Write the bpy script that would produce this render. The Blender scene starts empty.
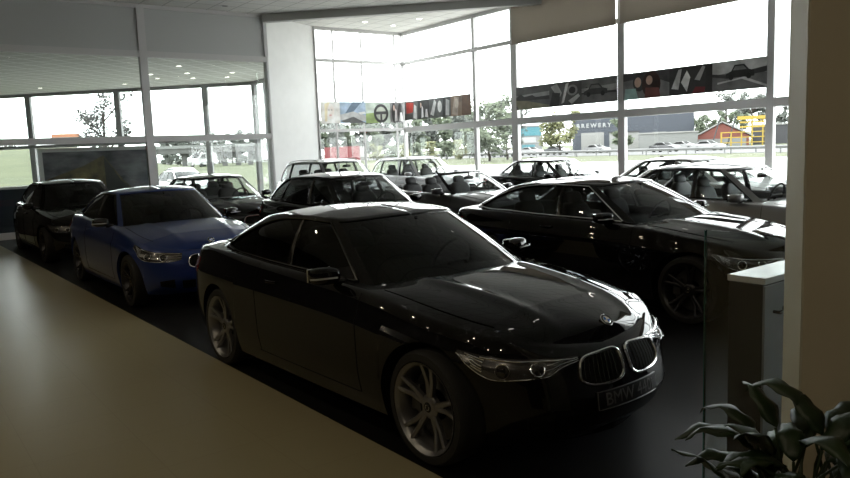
EXPO = 0.0; SKY = 7.5; WARM = 17.0
import bpy, math, random
import numpy as np
from mathutils import Vector, Matrix
random.seed(7); np.random.seed(7)
C = bpy.context.scene.collection
R_ = math.radians

# ---------------------------------------------------------------- materials
def nm(name):
    m = bpy.data.materials.new(name); m.use_nodes = True
    nt = m.node_tree
    return m, nt, nt.nodes['Principled BSDF']
def mat(name, col, rough=.5, metal=0., coat=0., emit=0., spec=None, coat_rough=.03):
    m, nt, b = nm(name)
    b.inputs['Base Color'].default_value = (*col, 1)
    b.inputs['Roughness'].default_value = rough
    b.inputs['Metallic'].default_value = metal
    b.inputs['Coat Weight'].default_value = coat
    b.inputs['Coat Roughness'].default_value = coat_rough
    if spec is not None: b.inputs['Specular IOR Level'].default_value = spec
    if emit:
        b.inputs['Emission Color'].default_value = (*col, 1)
        b.inputs['Emission Strength'].default_value = emit
    return m
def noise_mat(name, c1, c2, scale, rough=.6, bump=0., detail=4, coat=0., stretch=(1,1,1), lo=.35, hi=.65):
    m, nt, b = nm(name)
    tc = nt.nodes.new('ShaderNodeTexCoord'); mp = nt.nodes.new('ShaderNodeMapping')
    mp.inputs['Scale'].default_value = stretch
    n = nt.nodes.new('ShaderNodeTexNoise'); n.inputs['Scale'].default_value = scale; n.inputs['Detail'].default_value = detail
    r = nt.nodes.new('ShaderNodeValToRGB')
    r.color_ramp.elements[0].position = lo; r.color_ramp.elements[1].position = hi
    r.color_ramp.elements[0].color = (*c1, 1); r.color_ramp.elements[1].color = (*c2, 1)
    nt.links.new(tc.outputs['Object'], mp.inputs[0]); nt.links.new(mp.outputs[0], n.inputs['Vector'])
    nt.links.new(n.outputs[0], r.inputs[0]); nt.links.new(r.outputs[0], b.inputs['Base Color'])
    b.inputs['Roughness'].default_value = rough; b.inputs['Coat Weight'].default_value = coat
    if bump:
        bp = nt.nodes.new('ShaderNodeBump'); bp.inputs['Strength'].default_value = bump; bp.inputs['Distance'].default_value = .01
        nt.links.new(n.outputs[0], bp.inputs['Height']); nt.links.new(bp.outputs[0], b.inputs['Normal'])
    return m
def tile_mat(name, c1, c2, grout, size, rough, rot=0., gap=.004, wob=0., spec=None):
    m, nt, b = nm(name)
    tc = nt.nodes.new('ShaderNodeTexCoord'); mp = nt.nodes.new('ShaderNodeMapping')
    mp.inputs['Rotation'].default_value = (0, 0, rot)
    br = nt.nodes.new('ShaderNodeTexBrick'); br.offset = 0
    br.inputs['Scale'].default_value = 1; br.inputs['Brick Width'].default_value = size; br.inputs['Row Height'].default_value = size
    br.inputs['Mortar Size'].default_value = gap; br.inputs['Color1'].default_value = (*c1, 1)
    br.inputs['Color2'].default_value = (*c2, 1); br.inputs['Mortar'].default_value = (*grout, 1)
    nt.links.new(tc.outputs['Object'], mp.inputs[0]); nt.links.new(mp.outputs[0], br.inputs['Vector'])
    nt.links.new(br.outputs[0], b.inputs['Base Color'])
    b.inputs['Roughness'].default_value = rough
    if spec is not None: b.inputs['Specular IOR Level'].default_value = spec
    if wob:
        n = nt.nodes.new('ShaderNodeTexNoise'); n.inputs['Scale'].default_value = 1.3
        bp = nt.nodes.new('ShaderNodeBump'); bp.inputs['Strength'].default_value = wob; bp.inputs['Distance'].default_value = .02
        nt.links.new(tc.outputs['Object'], n.inputs['Vector']); nt.links.new(n.outputs[0], bp.inputs['Height']); nt.links.new(bp.outputs[0], b.inputs['Normal'])
    return m
def glass_mat(name, tint=(1, 1, 1), ior=1.5, refl=1., haze=0.):
    m = bpy.data.materials.new(name); m.use_nodes = True
    nt = m.node_tree; nt.nodes.clear()
    o = nt.nodes.new('ShaderNodeOutputMaterial'); t = nt.nodes.new('ShaderNodeBsdfTransparent')
    g = nt.nodes.new('ShaderNodeBsdfGlossy'); g.inputs['Roughness'].default_value = .01
    lw = nt.nodes.new('ShaderNodeLayerWeight'); lw.inputs['Blend'].default_value = .5
    pw = nt.nodes.new('ShaderNodeMath'); pw.operation = 'POWER'; pw.inputs[1].default_value = 5
    f = nt.nodes.new('ShaderNodeMath'); f.operation = 'MULTIPLY_ADD'; f.use_clamp = True; f0 = ((ior - 1) / (ior + 1)) ** 2
    f.inputs[1].default_value = (1 - f0) * .8; f.inputs[2].default_value = f0
    nt.links.new(lw.outputs['Facing'], pw.inputs[0]); nt.links.new(pw.outputs[0], f.inputs[0])
    mx = nt.nodes.new('ShaderNodeMixShader')
    t.inputs['Color'].default_value = (*tint, 1); g.inputs['Color'].default_value = (refl, refl, refl, 1)
    nt.links.new(f.outputs[0], mx.inputs[0]); nt.links.new(g.outputs[0], mx.inputs[2])
    if haze:
        d = nt.nodes.new('ShaderNodeBsdfDiffuse'); d.inputs['Color'].default_value = (.8, .8, .8, 1)
        m2 = nt.nodes.new('ShaderNodeMixShader'); m2.inputs[0].default_value = haze
        nt.links.new(t.outputs[0], m2.inputs[1]); nt.links.new(d.outputs[0], m2.inputs[2]); nt.links.new(m2.outputs[0], mx.inputs[1])
    else:
        nt.links.new(t.outputs[0], mx.inputs[1])
    nt.links.new(mx.outputs[0], o.inputs[0])
    return m

# ---------------------------------------------------------------- mesh helpers
def link(name, verts, faces, mats, parent=None, smooth=False, midx=None, loc=None, sharp=None):
    me = bpy.data.meshes.new(name)
    me.from_pydata([tuple(map(float, v)) for v in verts], [], [tuple(int(i) for i in f) for f in faces])
    if not isinstance(mats, (list, tuple)): mats = [mats]
    for m in mats: me.materials.append(m)
    if midx is not None: me.polygons.foreach_set('material_index', np.array(midx, dtype=np.int32))
    if smooth: me.polygons.foreach_set('use_smooth', np.ones(len(me.polygons), dtype=bool))
    me.validate(); me.update()
    if smooth and sharp: me.set_sharp_from_angle(angle=R_(sharp))
    o = bpy.data.objects.new(name, me); C.objects.link(o)
    if parent: o.parent = parent
    if loc is not None: o.location = loc
    return o
class MB:
    """collects shapes into one mesh"""
    def __init__(s): s.v = []; s.f = []; s.m = []
    def add(s, v, f, m=0):
        k = len(s.v); s.v += [tuple(x) for x in v]; s.f += [tuple(i + k for i in q) for q in f]; s.m += [m] * len(f)
        return s
    def box(s, a, b, m=0, rz=0, piv=None, bev=0):
        (x0, y0, z0), (x1, y1, z1) = a, b
        v = [(x, y, z) for z in (z0, z1) for x, y in ((x0, y0), (x1, y0), (x1, y1), (x0, y1))]
        if rz:
            px, py = piv or ((x0 + x1) / 2, (y0 + y1) / 2); c, n = math.cos(rz), math.sin(rz)
            v = [(px + (x - px) * c - (y - py) * n, py + (x - px) * n + (y - py) * c, z) for x, y, z in v]
        return s.add(v, [(3, 2, 1, 0), (4, 5, 6, 7), (0, 1, 5, 4), (1, 2, 6, 5), (2, 3, 7, 6), (3, 0, 4, 7)], m)
    def wallbox(s, p, q, z0, z1, th, m=0):
        """box along the segment p-q, thickness th to the left of p->q"""
        d = np.array(q, float) - np.array(p, float); d /= np.linalg.norm(d); n = np.array([-d[1], d[0]]) * th
        a, b = np.array(p, float), np.array(q, float)
        c = [a, b, b + n, a + n]
        if th < 0: c = c[::-1]
        v = [(*k, z) for z in (z0, z1) for k in c]
        return s.add(v, [(3, 2, 1, 0), (4, 5, 6, 7), (0, 1, 5, 4), (1, 2, 6, 5), (2, 3, 7, 6), (3, 0, 4, 7)], m)
    def tube(s, pts, r, n=8, closed=False, m=0, caps=True):
        pts = [np.array(p, float) for p in pts]; N = len(pts); k0 = len(s.v); up = None
        rr = r if hasattr(r, '__len__') else [r] * N
        for i, p in enumerate(pts):
            a = pts[(i - 1) % N] if (closed or i > 0) else p
            b = pts[(i + 1) % N] if (closed or i < N - 1) else p
            t = b - a; t /= (np.linalg.norm(t) + 1e-12)
            if up is None:
                up = np.array([0, 0, 1.]) if abs(t[2]) < .9 else np.array([1., 0, 0])
            u = up - t * up.dot(t); u /= (np.linalg.norm(u) + 1e-12); up = u; w = np.cross(t, u)
            for j in range(n):
                an = 2 * math.pi * j / n
                s.v.append(tuple(p + rr[i] * (u * math.cos(an) + w * math.sin(an))))
        for i in range(N if closed else N - 1):
            for j in range(n):
                a = k0 + i * n + j; b = k0 + i * n + (j + 1) % n
                c = k0 + ((i + 1) % N) * n + (j + 1) % n; d = k0 + ((i + 1) % N) * n + j
                s.f.append((a, b, c, d)); s.m.append(m)
        if caps and not closed:
            s.f.append(tuple(k0 + j for j in reversed(range(n)))); s.m.append(m)
            s.f.append(tuple(k0 + (N - 1) * n + j for j in range(n))); s.m.append(m)
        return s
    def lathe(s, prof, n=32, axis='y', c=(0, 0, 0), m=0, closed=False):
        """prof: (radius, height along the axis)"""
        k0 = len(s.v); N = len(prof)
        for r, h in prof:
            for j in range(n):
                a = 2 * math.pi * j / n; u, w = r * math.cos(a), r * math.sin(a)
                p = {'y': (w, h, u), 'z': (u, w, h), 'x': (h, u, w)}[axis]
                s.v.append((p[0] + c[0], p[1] + c[1], p[2] + c[2]))
        for i in range(N if closed else N - 1):
            for j in range(n):
                i2 = (i + 1) % N
                s.f.append((k0 + i * n + j, k0 + i * n + (j + 1) % n, k0 + i2 * n + (j + 1) % n, k0 + i2 * n + j)); s.m.append(m)
        return s
    def blob(s, c, rad, n=16, k=10, pw=1., m=0, fn=None):
        """superellipsoid"""
        k0 = len(s.v)
        sg = lambda x: math.copysign(abs(x) ** pw, x)
        for i in range(k + 1):
            ph = -math.pi / 2 + math.pi * i / k
            for j in range(n):
                th = 2 * math.pi * j / n
                p = [c[0] + rad[0] * sg(math.cos(ph)) * sg(math.cos(th)), c[1] + rad[1] * sg(math.cos(ph)) * sg(math.sin(th)), c[2] + rad[2] * sg(math.sin(ph))]
                s.v.append(tuple(fn(p) if fn else p))
        for i in range(k):
            for j in range(n):
                s.f.append((k0 + i * n + j, k0 + i * n + (j + 1) % n, k0 + (i + 1) * n + (j + 1) % n, k0 + (i + 1) * n + j)); s.m.append(m)
        return s
    def build(s, name, mats, parent=None, smooth=False, loc=None, sharp=35, bevel=0):
        o = link(name, s.v, s.f, mats, parent, smooth, s.m, loc, sharp)
        if bevel:
            b = o.modifiers.new('Bevel', 'BEVEL'); b.width = bevel; b.segments = 2; b.limit_method = 'ANGLE'
        return o
def tag(o, label=None, cat=None, group=None, kind=None):
    if label: o['label'] = label
    if cat: o['category'] = cat
    if group: o['group'] = group
    if kind: o['kind'] = kind
    return o
def empty(name, loc, rz=0):
    o = bpy.data.objects.new(name, None); C.objects.link(o); o.location = loc; o.rotation_euler = (0, 0, rz); o.empty_display_size = .2
    return o
def struct(o): o['kind'] = 'structure'; return o

# ---------------------------------------------------------------- curves
def pchip(pts):
    pts = sorted(pts); x = np.array([p[0] for p in pts], float); y = np.array([p[1] for p in pts], float)
    h = np.diff(x); d = np.diff(y) / h; m = np.zeros(len(x)); m[0] = d[0]; m[-1] = d[-1]
    for i in range(1, len(x) - 1):
        if d[i - 1] * d[i] > 0:
            w1 = 2 * h[i] + h[i - 1]; w2 = h[i] + 2 * h[i - 1]; m[i] = (w1 + w2) / (w1 / d[i - 1] + w2 / d[i])
    def f(q):
        q = np.clip(np.asarray(q, float), x[0], x[-1]); i = np.clip(np.searchsorted(x, q) - 1, 0, len(h) - 1)
        t = (q - x[i]) / h[i]; t2 = t * t; t3 = t2 * t
        return y[i] * (2 * t3 - 3 * t2 + 1) + h[i] * m[i] * (t3 - 2 * t2 + t) + y[i + 1] * (3 * t2 - 2 * t3) + h[i] * m[i + 1] * (t3 - t2)
    return f
def crom(P, u):
    """uniform Catmull-Rom through the rows of P at index parameter u; ends mirrored in y (column 1) if given that way"""
    P = np.asarray(P, float); n = len(P); u = np.clip(np.asarray(u, float), 0, n - 1 - 1e-9); i = u.astype(int); t = (u - i)[..., None]
    def g(k):
        k = np.asarray(k); lo = P[np.clip(k, 0, n - 1)].copy()
        a = k < 0; b = k > n - 1
        if a.any(): q = P[1].copy(); q[1::2] = q[1::2] * -1 if False else q[1::2]; q = mirror(P[1]); lo[a] = q
        if b.any(): lo[b] = mirror(P[n - 2])
        return lo
    def mirror(r):
        r = r.copy(); r[1] = -r[1]
        if len(r) > 3: r[3] = -r[3]
        return r
    p0, p1, p2, p3 = g(i - 1), g(i), g(i + 1), g(i + 2)
    return .5 * ((2 * p1) + (-p0 + p2) * t + (2 * p0 - 5 * p1 + 4 * p2 - p3) * t ** 2 + (-p0 + 3 * p1 - 3 * p2 + p3) * t ** 3)
sst = lambda a, b, x: (lambda t: t * t * (3 - 2 * t))(np.clip((np.asarray(x, float) - a) / (b - a), 0, 1))
# ---------------------------------------------------------------- car model
def grid_faces(nr, nc, k0=0, flip=False):
    i = np.arange(nr - 1)[:, None]; j = np.arange(nc - 1)[None, :]
    a = (k0 + i * nc + j).ravel(); b = a + 1; d = a + nc; c = d + 1
    return np.stack([a, d, c, b] if flip else [a, b, c, d], 1)

class CarShape:
    def __init__(s, **k):
        s.__dict__.update(k)
        u = np.linspace(0, len(s.ring) - 1 - 1e-6, 3000); P = crom(s.ring, u)
        L = np.concatenate([[0], np.cumsum(np.linalg.norm(np.diff(P, axis=0), axis=1))]); s.L = L[-1]
        s._l = L / L[-1]; s._p = P
        s.fsh = pchip(s.zsh); s.fcr = pchip(s.crown); s.ffx = pchip(s.fx); s.frx = pchip(s.rx); s.fsd = pchip(s.side)
        s.roof = pchip(s.zroof)
        X, Y, Z = s.B(np.linspace(0, 1, 800), np.ones(800))
        o = np.argsort(X); s.tx, s.ty, s.tz = X[o], Y[o], Z[o]
    def xy(s, q): return np.interp(q, s._l, s._p[:, 0]), np.interp(q, s._l, s._p[:, 1])
    def s_x(s, x): return float(np.interp(-x, -s._p[:, 0], s._l))
    def s_y(s, y, rear=False):
        m = np.abs(s._p[:, 0]) > 1.2; m &= (s._p[:, 0] < 0) if rear else (s._p[:, 0] > 0)
        l, yy = s._l[m], s._p[m, 1]; o = np.argsort(yy); return float(np.interp(y, yy[o], l[o]))
    def B(s, q, t):
        q = np.asarray(q, float); t = np.asarray(t, float); x0, y0 = s.xy(q)
        tt = np.minimum(t, 1.)
        wf = np.clip((x0 - (s.xw[0] + .3)) / (s._p[0, 0] - s.xw[0] - .3), 0, 1) ** .8
        wr = np.clip(((s.xw[1] - .35) - x0) / ((s.xw[1] - .35) - s._p[-1, 0]), 0, 1) ** .8
        x = x0 + wf * s.ffx(tt) + wr * s.frx(tt)
        ws = np.clip(y0 / .55, 0, 1)
        rd = np.clip((tt - .86) / .14, 0, 1); rnd = .05 * (1 - np.sqrt(np.clip(1 - rd * rd, 0, 1)))
        y = y0 - (s.fsd(tt) + rnd) * ws
        x = x - wf * rnd * .8 * (1 - ws * .6) + wr * rnd * .5
        zs = s.fsh(x0); zb = s.zb + .03 * wr; z = zb + (zs - zb) * tt
        for xw in s.xw: y = y + s.flare * np.exp(-((x0 - xw) / .40) ** 2) * np.exp(-((z - .60) / .26) ** 2) * ws
        w = np.clip(t - 1, 0, 1); ys = y; y = ys * (1 - w)
        cr = s.fcr(x); z = z + cr * (1 - (1 - w) ** 2.6)
        hood = sst(.55, 1.0, x) * sst(2.3, 1.7, x)
        z = z + np.where(w > 0, .013 * hood * np.exp(-((y - (.33 + .10 * (1.9 - x))) / .05) ** 2), 0)
        if s.cockpit:
            c = sst(s.cockpit[0], s.cockpit[0] + .12, x) * sst(s.cockpit[1], s.cockpit[1] - .12, x) * sst(.1, .2, w)
            z = z - c * s.cockpit[2]
        return x, y, z
    def t_z(s, q, z):
        x0, _ = s.xy(q); zs = s.fsh(x0)
        wr = np.clip(((s.xw[1] - .35) - x0) / ((s.xw[1] - .35) - s._p[-1, 0]), 0, 1) ** .8
        zb = s.zb + .03 * wr
        return np.clip((z - zb) / (zs - zb), 0, .999)
    def N(s, q, t):
        e = 1e-3; q = np.asarray(q, float); t = np.asarray(t, float)
        a = np.stack(s.B(np.clip(q + e, 0, 1), t), -1) - np.stack(s.B(np.clip(q - e, 0, 1), t), -1)
        lo = np.where(t > 1, np.maximum(t - 4 * e, 1.0001), t - 4 * e); hi = np.where(t > 1, t + 4 * e, np.minimum(t + 4 * e, 1.))
        b = np.stack(s.B(q, hi), -1) - np.stack(s.B(q, lo), -1)
        n = np.cross(b, a); n = n / (np.linalg.norm(n, axis=-1, keepdims=True) + 1e-12)
        return -n * s.nsign
    def PB(s, q, t, off=0.):
        p = np.stack(s.B(q, t), -1)
        return p + s.N(q, t) * off if np.any(off) else p
    nsign = 1
    def deck(s, x, y):
        zs = np.interp(x, s.tx, s.tz); ys = np.interp(x, s.tx, s.ty)
        w = 1 - np.clip(np.abs(y) / np.maximum(ys, 1e-3), 0, 1)
        return zs + s.fcr(x) * (1 - (1 - w) ** 2.6)
    # greenhouse
    def G(s, u, t):
        u = np.asarray(u, float); t = np.asarray(t, float); g = crom(s.gh, u)
        bx, by, tx, ty = g[..., 0], g[..., 1], g[..., 2], g[..., 3]
        zb = s.deck(bx, np.abs(by)) - .015; zt = s.roof(tx) - s.rdrop * (np.abs(ty) / .58) ** 2
        tt = np.minimum(t, 1.); bl = np.sin(math.pi * tt)
        side = np.clip(np.abs(ty) / .5, 0, 1) * np.exp(-((u - 6) / 2.6) ** 4)
        x = bx + (tx - bx) * tt; y = by + (ty - by) * tt + .028 * bl * side; z = zb + (zt - zb) * tt
        fr = np.clip((3 - u) / 2.5, 0, 1); rr = np.clip((u - 8.5) / 2, 0, 1)
        x = x + .03 * bl * fr - .03 * bl * rr; z = z + .018 * bl * (fr + rr)
        w = np.clip(t - 1, 0, 1); y = y * (1 - w)
        z = np.where(w > 0, s.roof(x) - s.rdrop * (np.abs(y) / .58) ** 2, z)
        return x, y, z
    def GN(s, u, t):
        e = 2e-3; u = np.asarray(u, float); t = np.asarray(t, float)
        n = len(s.gh) - 1
        a = np.stack(s.G(np.clip(u + e, 0, n), t), -1) - np.stack(s.G(np.clip(u - e, 0, n), t), -1)
        b = np.stack(s.G(u, np.minimum(t + e, 1)), -1) - np.stack(s.G(u, np.minimum(t + e, 1) - 2 * e), -1)
        k = np.cross(a, b); return k / (np.linalg.norm(k, axis=-1, keepdims=True) + 1e-12)
    def PG(s, u, t, off=0.):
        p = np.stack(s.G(u, t), -1)
        return p + s.GN(u, t) * off if np.any(off) else p

def both(V, F):
    """mirror verts/faces in y"""
    V = np.asarray(V, float); k = len(V); V2 = V * [1, -1, 1]
    return np.concatenate([V, V2]), list(map(tuple, F)) + [tuple(i + k for i in reversed(tuple(f))) for f in F]
def flip(F): return [tuple(reversed(tuple(f))) for f in F]

def body_mesh(S):
    qs = list(np.linspace(0, 1, S.nq))
    hw = S.wr + .045; spec = []
    for xw in S.xw:
        for dx in np.sin(np.linspace(-math.pi / 2, math.pi / 2, 33)) * hw: qs.append(S.s_x(xw + dx))
        a, b = S.s_x(xw + hw), S.s_x(xw - hw); spec.append((a, b)); qs += [a - 1e-4, b + 1e-4]
    qs = np.array(sorted(set(np.round(qs, 7)))); x0, y0 = S.xy(qs)
    ta = np.zeros(len(qs)); arch = np.zeros(len(qs), int)
    for k, xw in enumerate(S.xw):
        a, b = spec[k]; m = (qs >= a - 2e-7) & (qs <= b + 2e-7)
        z = S.wz + np.sqrt(np.clip(hw ** 2 - (x0 - xw) ** 2, 0, None)); z = np.minimum(z, S.fsh(x0) - .07)
        ta[m] = S.t_z(qs, z)[m]; arch[m] = k + 1
    rows = np.concatenate([np.linspace(0, .86, 22), np.linspace(.88, 1, 9)])
    cap = 1 + np.concatenate([[.02, .05, .09], np.linspace(.14, 1, 22)])
    T = [np.maximum(ta + (1 - ta) * r, 0) for r in rows] + [np.full(len(qs), c) for c in cap]
    V = np.concatenate([S.PB(qs, t) for t in T]); nc = len(qs); F = [tuple(f) for f in grid_faces(len(T), nc)]
    M = []
    X = V.reshape(len(T), nc, 3)
    for i in range(len(T) - 1):
        for j in range(nc - 1):
            m = 0
            if i >= len(rows) - 1:
                p = X[i, j]; w = T[i][j] - 1
                if S.inner(p[0], abs(p[1])): m = 2
            M.append(m)
    # lip + wheel housing + underside
    k0 = len(V); e = X[0].copy(); n = nc
    l1 = e.copy(); l1[:, 1] = np.maximum(e[:, 1] - .03, 0)
    l2 = e.copy(); l2[:, 1] = np.maximum(e[:, 1] - np.where(arch > 0, .34, .12), 0); l2[:, 2] = np.where(arch > 0, e[:, 2], e[:, 2] - .02)
    l3 = l2.copy(); l3[:, 2] = S.zb - .03
    l4 = l3.copy(); l4[:, 1] = 0
    V = np.concatenate([V, l1, l2, l3, l4])
    prev = 0
    for r, mi in ((k0, 0), (k0 + n, 1), (k0 + 2 * n, 1), (k0 + 3 * n, 1)):
        for j in range(n - 1):
            F.append((prev + j, r + j, r + j + 1, prev + j + 1)[::-1] if False else (prev + j + 1, prev + j, r + j, r + j + 1)[::-1]); M.append(mi)
        prev = r
    V, F2 = both(V, F)
    return V, F2, M + M

def patch(S, q0, q1, lo, hi, off=.003, nq=24, nt=8, th=.012, mirror=True):
    """raised panel on the body between arc parameters q0..q1 and heights lo(a)..hi(a)"""
    a = np.linspace(0, 1, nq); q = q0 + (q1 - q0) * a
    rows = []
    for i in range(nt + 1):
        r = i / nt; z = lo(a) * (1 - r) + hi(a) * r; t = S.t_z(q, z)
        edge = 0 if 0 < i < nt else 1
        rows.append(S.PB(q, t, off))
    V = np.concatenate(rows); F = [tuple(f) for f in grid_faces(nt + 1, nq)]
    # skirt
    loop = [j for j in range(nq)] + [i * nq + nq - 1 for i in range(1, nt + 1)] + [nt * nq + j for j in range(nq - 2, -1, -1)] + [i * nq for i in range(nt - 1, 0, -1)]
    ctr = V.mean(0); k = len(V)
    qq = np.tile(q, nt + 1)[loop]; zz = V[loop][:, 2]
    nrm = S.N(qq, S.t_z(qq, zz)); V = np.concatenate([V, V[loop] - nrm * th])
    m = len(loop)
    F += [(loop[i], k + i, k + (i + 1) % m, loop[(i + 1) % m])[::-1] for i in range(m)]
    return both(V, F) if mirror else (V, F)
def outline(S, q0, q1, lo, hi, off, n=24):
    a = np.linspace(0, 1, n); q = q0 + (q1 - q0) * a
    up = S.PB(q, S.t_z(q, hi(a)), off); dn = S.PB(q, S.t_z(q, lo(a)), off)
    return list(up) + list(dn[::-1])
def cst(v): return lambda a: np.full(np.shape(a), float(v))

def wheel(parent, xw, side, S, M, spokes):
    R = S.wr; W = .115; rr = S.rr
    y = side * (S.hw - .028 - W); loc = (xw, y, R)
    n = 48
    t = MB(); rin = rr - .005
    t.lathe([(rin, -W * .8), (rin + .02, -W), (R - .02, -W * .98), (R - .004, -W * .8), (R, -W * .45), (R, W * .45), (R - .004, W * .8), (R - .02, W * .98), (rin + .02, W), (rin, W * .85)], n, 'y', closed=True)
    tyre = t.build('wheel', [M['tyre']], parent, True, loc, 40)
    w = MB(); o = side
    w.lathe([(rr - .03, -W * .8), (rr - .045, W * .2 * o if False else 0), (rr - .02, W * .80), (rr - .012, W * .9), (rr + .004, W * .98), (rr + .006, W * 1.0), (rr + .004, W * .86), (rr, -W * .8)] if o > 0 else
            [(rr - .03, W * .8), (rr - .045, 0), (rr - .02, -W * .80), (rr - .012, -W * .9), (rr + .004, -W * .98), (rr + .006, -W * 1.0), (rr + .004, -W * .86), (rr, W * .8)], n, 'y', closed=True)
    rim = w
    # spokes: five pairs
    def spoke(a0, a1, r0, r1, w0, w1, y0, y1, th):
        P = []
        for f in (0, .5, 1):
            r = r0 + (r1 - r0) * f; a = a0 + (a1 - a0) * f; ww = w0 + (w1 - w0) * f; yy = (y0 + (y1 - y0) * f - .012 * math.sin(math.pi * f)) * o
            cx, cz = r * math.sin(a), r * math.cos(a); tx, tz = math.cos(a), -math.sin(a)
            for du, dy in ((-1, -th), (-1, -.004), (-.55, 0), (.55, 0), (1, -.004), (1, -th)):
                P.append((cx + tx * ww * du, yy + dy * o, cz + tz * ww * du))
        k = len(P) // 3; F = []
        for i in range(2):
            for j in range(k):
                F.append((i * k + j, i * k + (j + 1) % k, (i + 1) * k + (j + 1) % k, (i + 1) * k + j))
        rim.add(P, F if o > 0 else [f[::-1] for f in F])
    for i in range(spokes):
        a = 2 * math.pi * i / spokes + .1
        if spokes == 5:
            for d in (-1, 1): spoke(a + d * .10, a + d * .17, .045, rr - .004, .017, .013, W * .62, W * .93, .03)
        else: spoke(a, a, .045, rr - .004, .016, .011, W * .65, W * .92, .03)
    rim.lathe([(.0001, W * .3 * o), (.07, W * .3 * o), (.072, W * .55 * o), (.055, W * .66 * o), (.04, W * .68 * o), (.0001, W * .68 * o)], 24, 'y')
    rim.build('rim', [M['rim']], tyre, True, None, 30)
    d = MB(); d.lathe([(.09, W * .05 * o), (rr - .055, W * .05 * o), (rr - .055, -W * .1 * o), (.09, -W * .1 * o)], 32, 'y', closed=True)
    d.box((-.19, min(W * .02 * o, W * .38 * o), -.06), (-.11, max(W * .02 * o, W * .38 * o), .10))
    d.build('brake_disc', [M['disc']], tyre, True, None, 30)
    h = MB(); h.lathe([(.0001, W * .72 * o), (.026, W * .72 * o), (.030, W * .70 * o), (.031, W * .6 * o)], 24, 'y')
    h.lathe([(.013, W * .725 * o), (.0155, W * .735 * o), (.018, W * .725 * o)], 24, 'y', m=1, closed=False)
    h.build('hub_cap', [M['blacktrim'], M['chrome']], tyre, True, None, 40)

def roundel(parent, pos, nrm, up, r, M):
    n = Vector(nrm).normalized(); u = Vector(up); u = (u - n * u.dot(n)).normalized(); w = u.cross(n)
    mb = MB(); k = 32
    def P(rad, a, h): return tuple(Vector(pos) + (w * math.sin(a) + u * math.cos(a)) * rad + n * h)
    def ring(r0, h0, r1, h1, m):
        v = [P(r0, 2 * math.pi * i / k, h0) for i in range(k)] + [P(r1, 2 * math.pi * i / k, h1) for i in range(k)]
        mb.add(v, [(i, (i + 1) % k, k + (i + 1) % k, k + i) for i in range(k)], m)
    ring(r * 1.0, -.004, r, .004, 0); ring(r, .004, r * .93, .006, 0); ring(r * .93, .005, r * .62, .006, 1); ring(r * .62, .006, r * .56, .007, 0)
    for q in range(4):
        v = [P(0, 0, .0065)] + [P(r * .56, math.pi / 2 * q + math.pi / 16 * i, .0065) for i in range(9)]
        mb.add(v, [(0, i, i + 1) for i in range(1, 9)], 2 if q % 2 else 3)
    mb.build('badge', [M['chrome'], M['blacktrim'], M['badge_blue'], M['badge_white']], parent, True)

def text_obj(name, s, size, mat_, parent=None, loc=(0, 0, 0), rot=(0, 0, 0), ext=.002, bold=0.0, sx=1., mtx=None):
    cu = bpy.data.curves.new(name, 'FONT'); cu.body = s; cu.size = size; cu.extrude = ext; cu.align_x = 'CENTER'; cu.align_y = 'CENTER'; cu.offset = bold; cu.resolution_u = 3
    t = bpy.data.objects.new(name, cu); C.objects.link(t)
    bpy.context.view_layer.update()
    me = bpy.data.meshes.new_from_object(t.evaluated_get(bpy.context.evaluated_depsgraph_get()))
    bpy.data.objects.remove(t); me.name = name
    o = bpy.data.objects.new(name, me); C.objects.link(o); me.materials.clear(); me.materials.append(mat_)
    o.scale = (sx, 1, 1)
    if parent: o.parent = parent
    if mtx is not None: o.matrix_local = mtx
    else: o.location = loc; o.rotation_euler = rot
    return o

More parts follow.
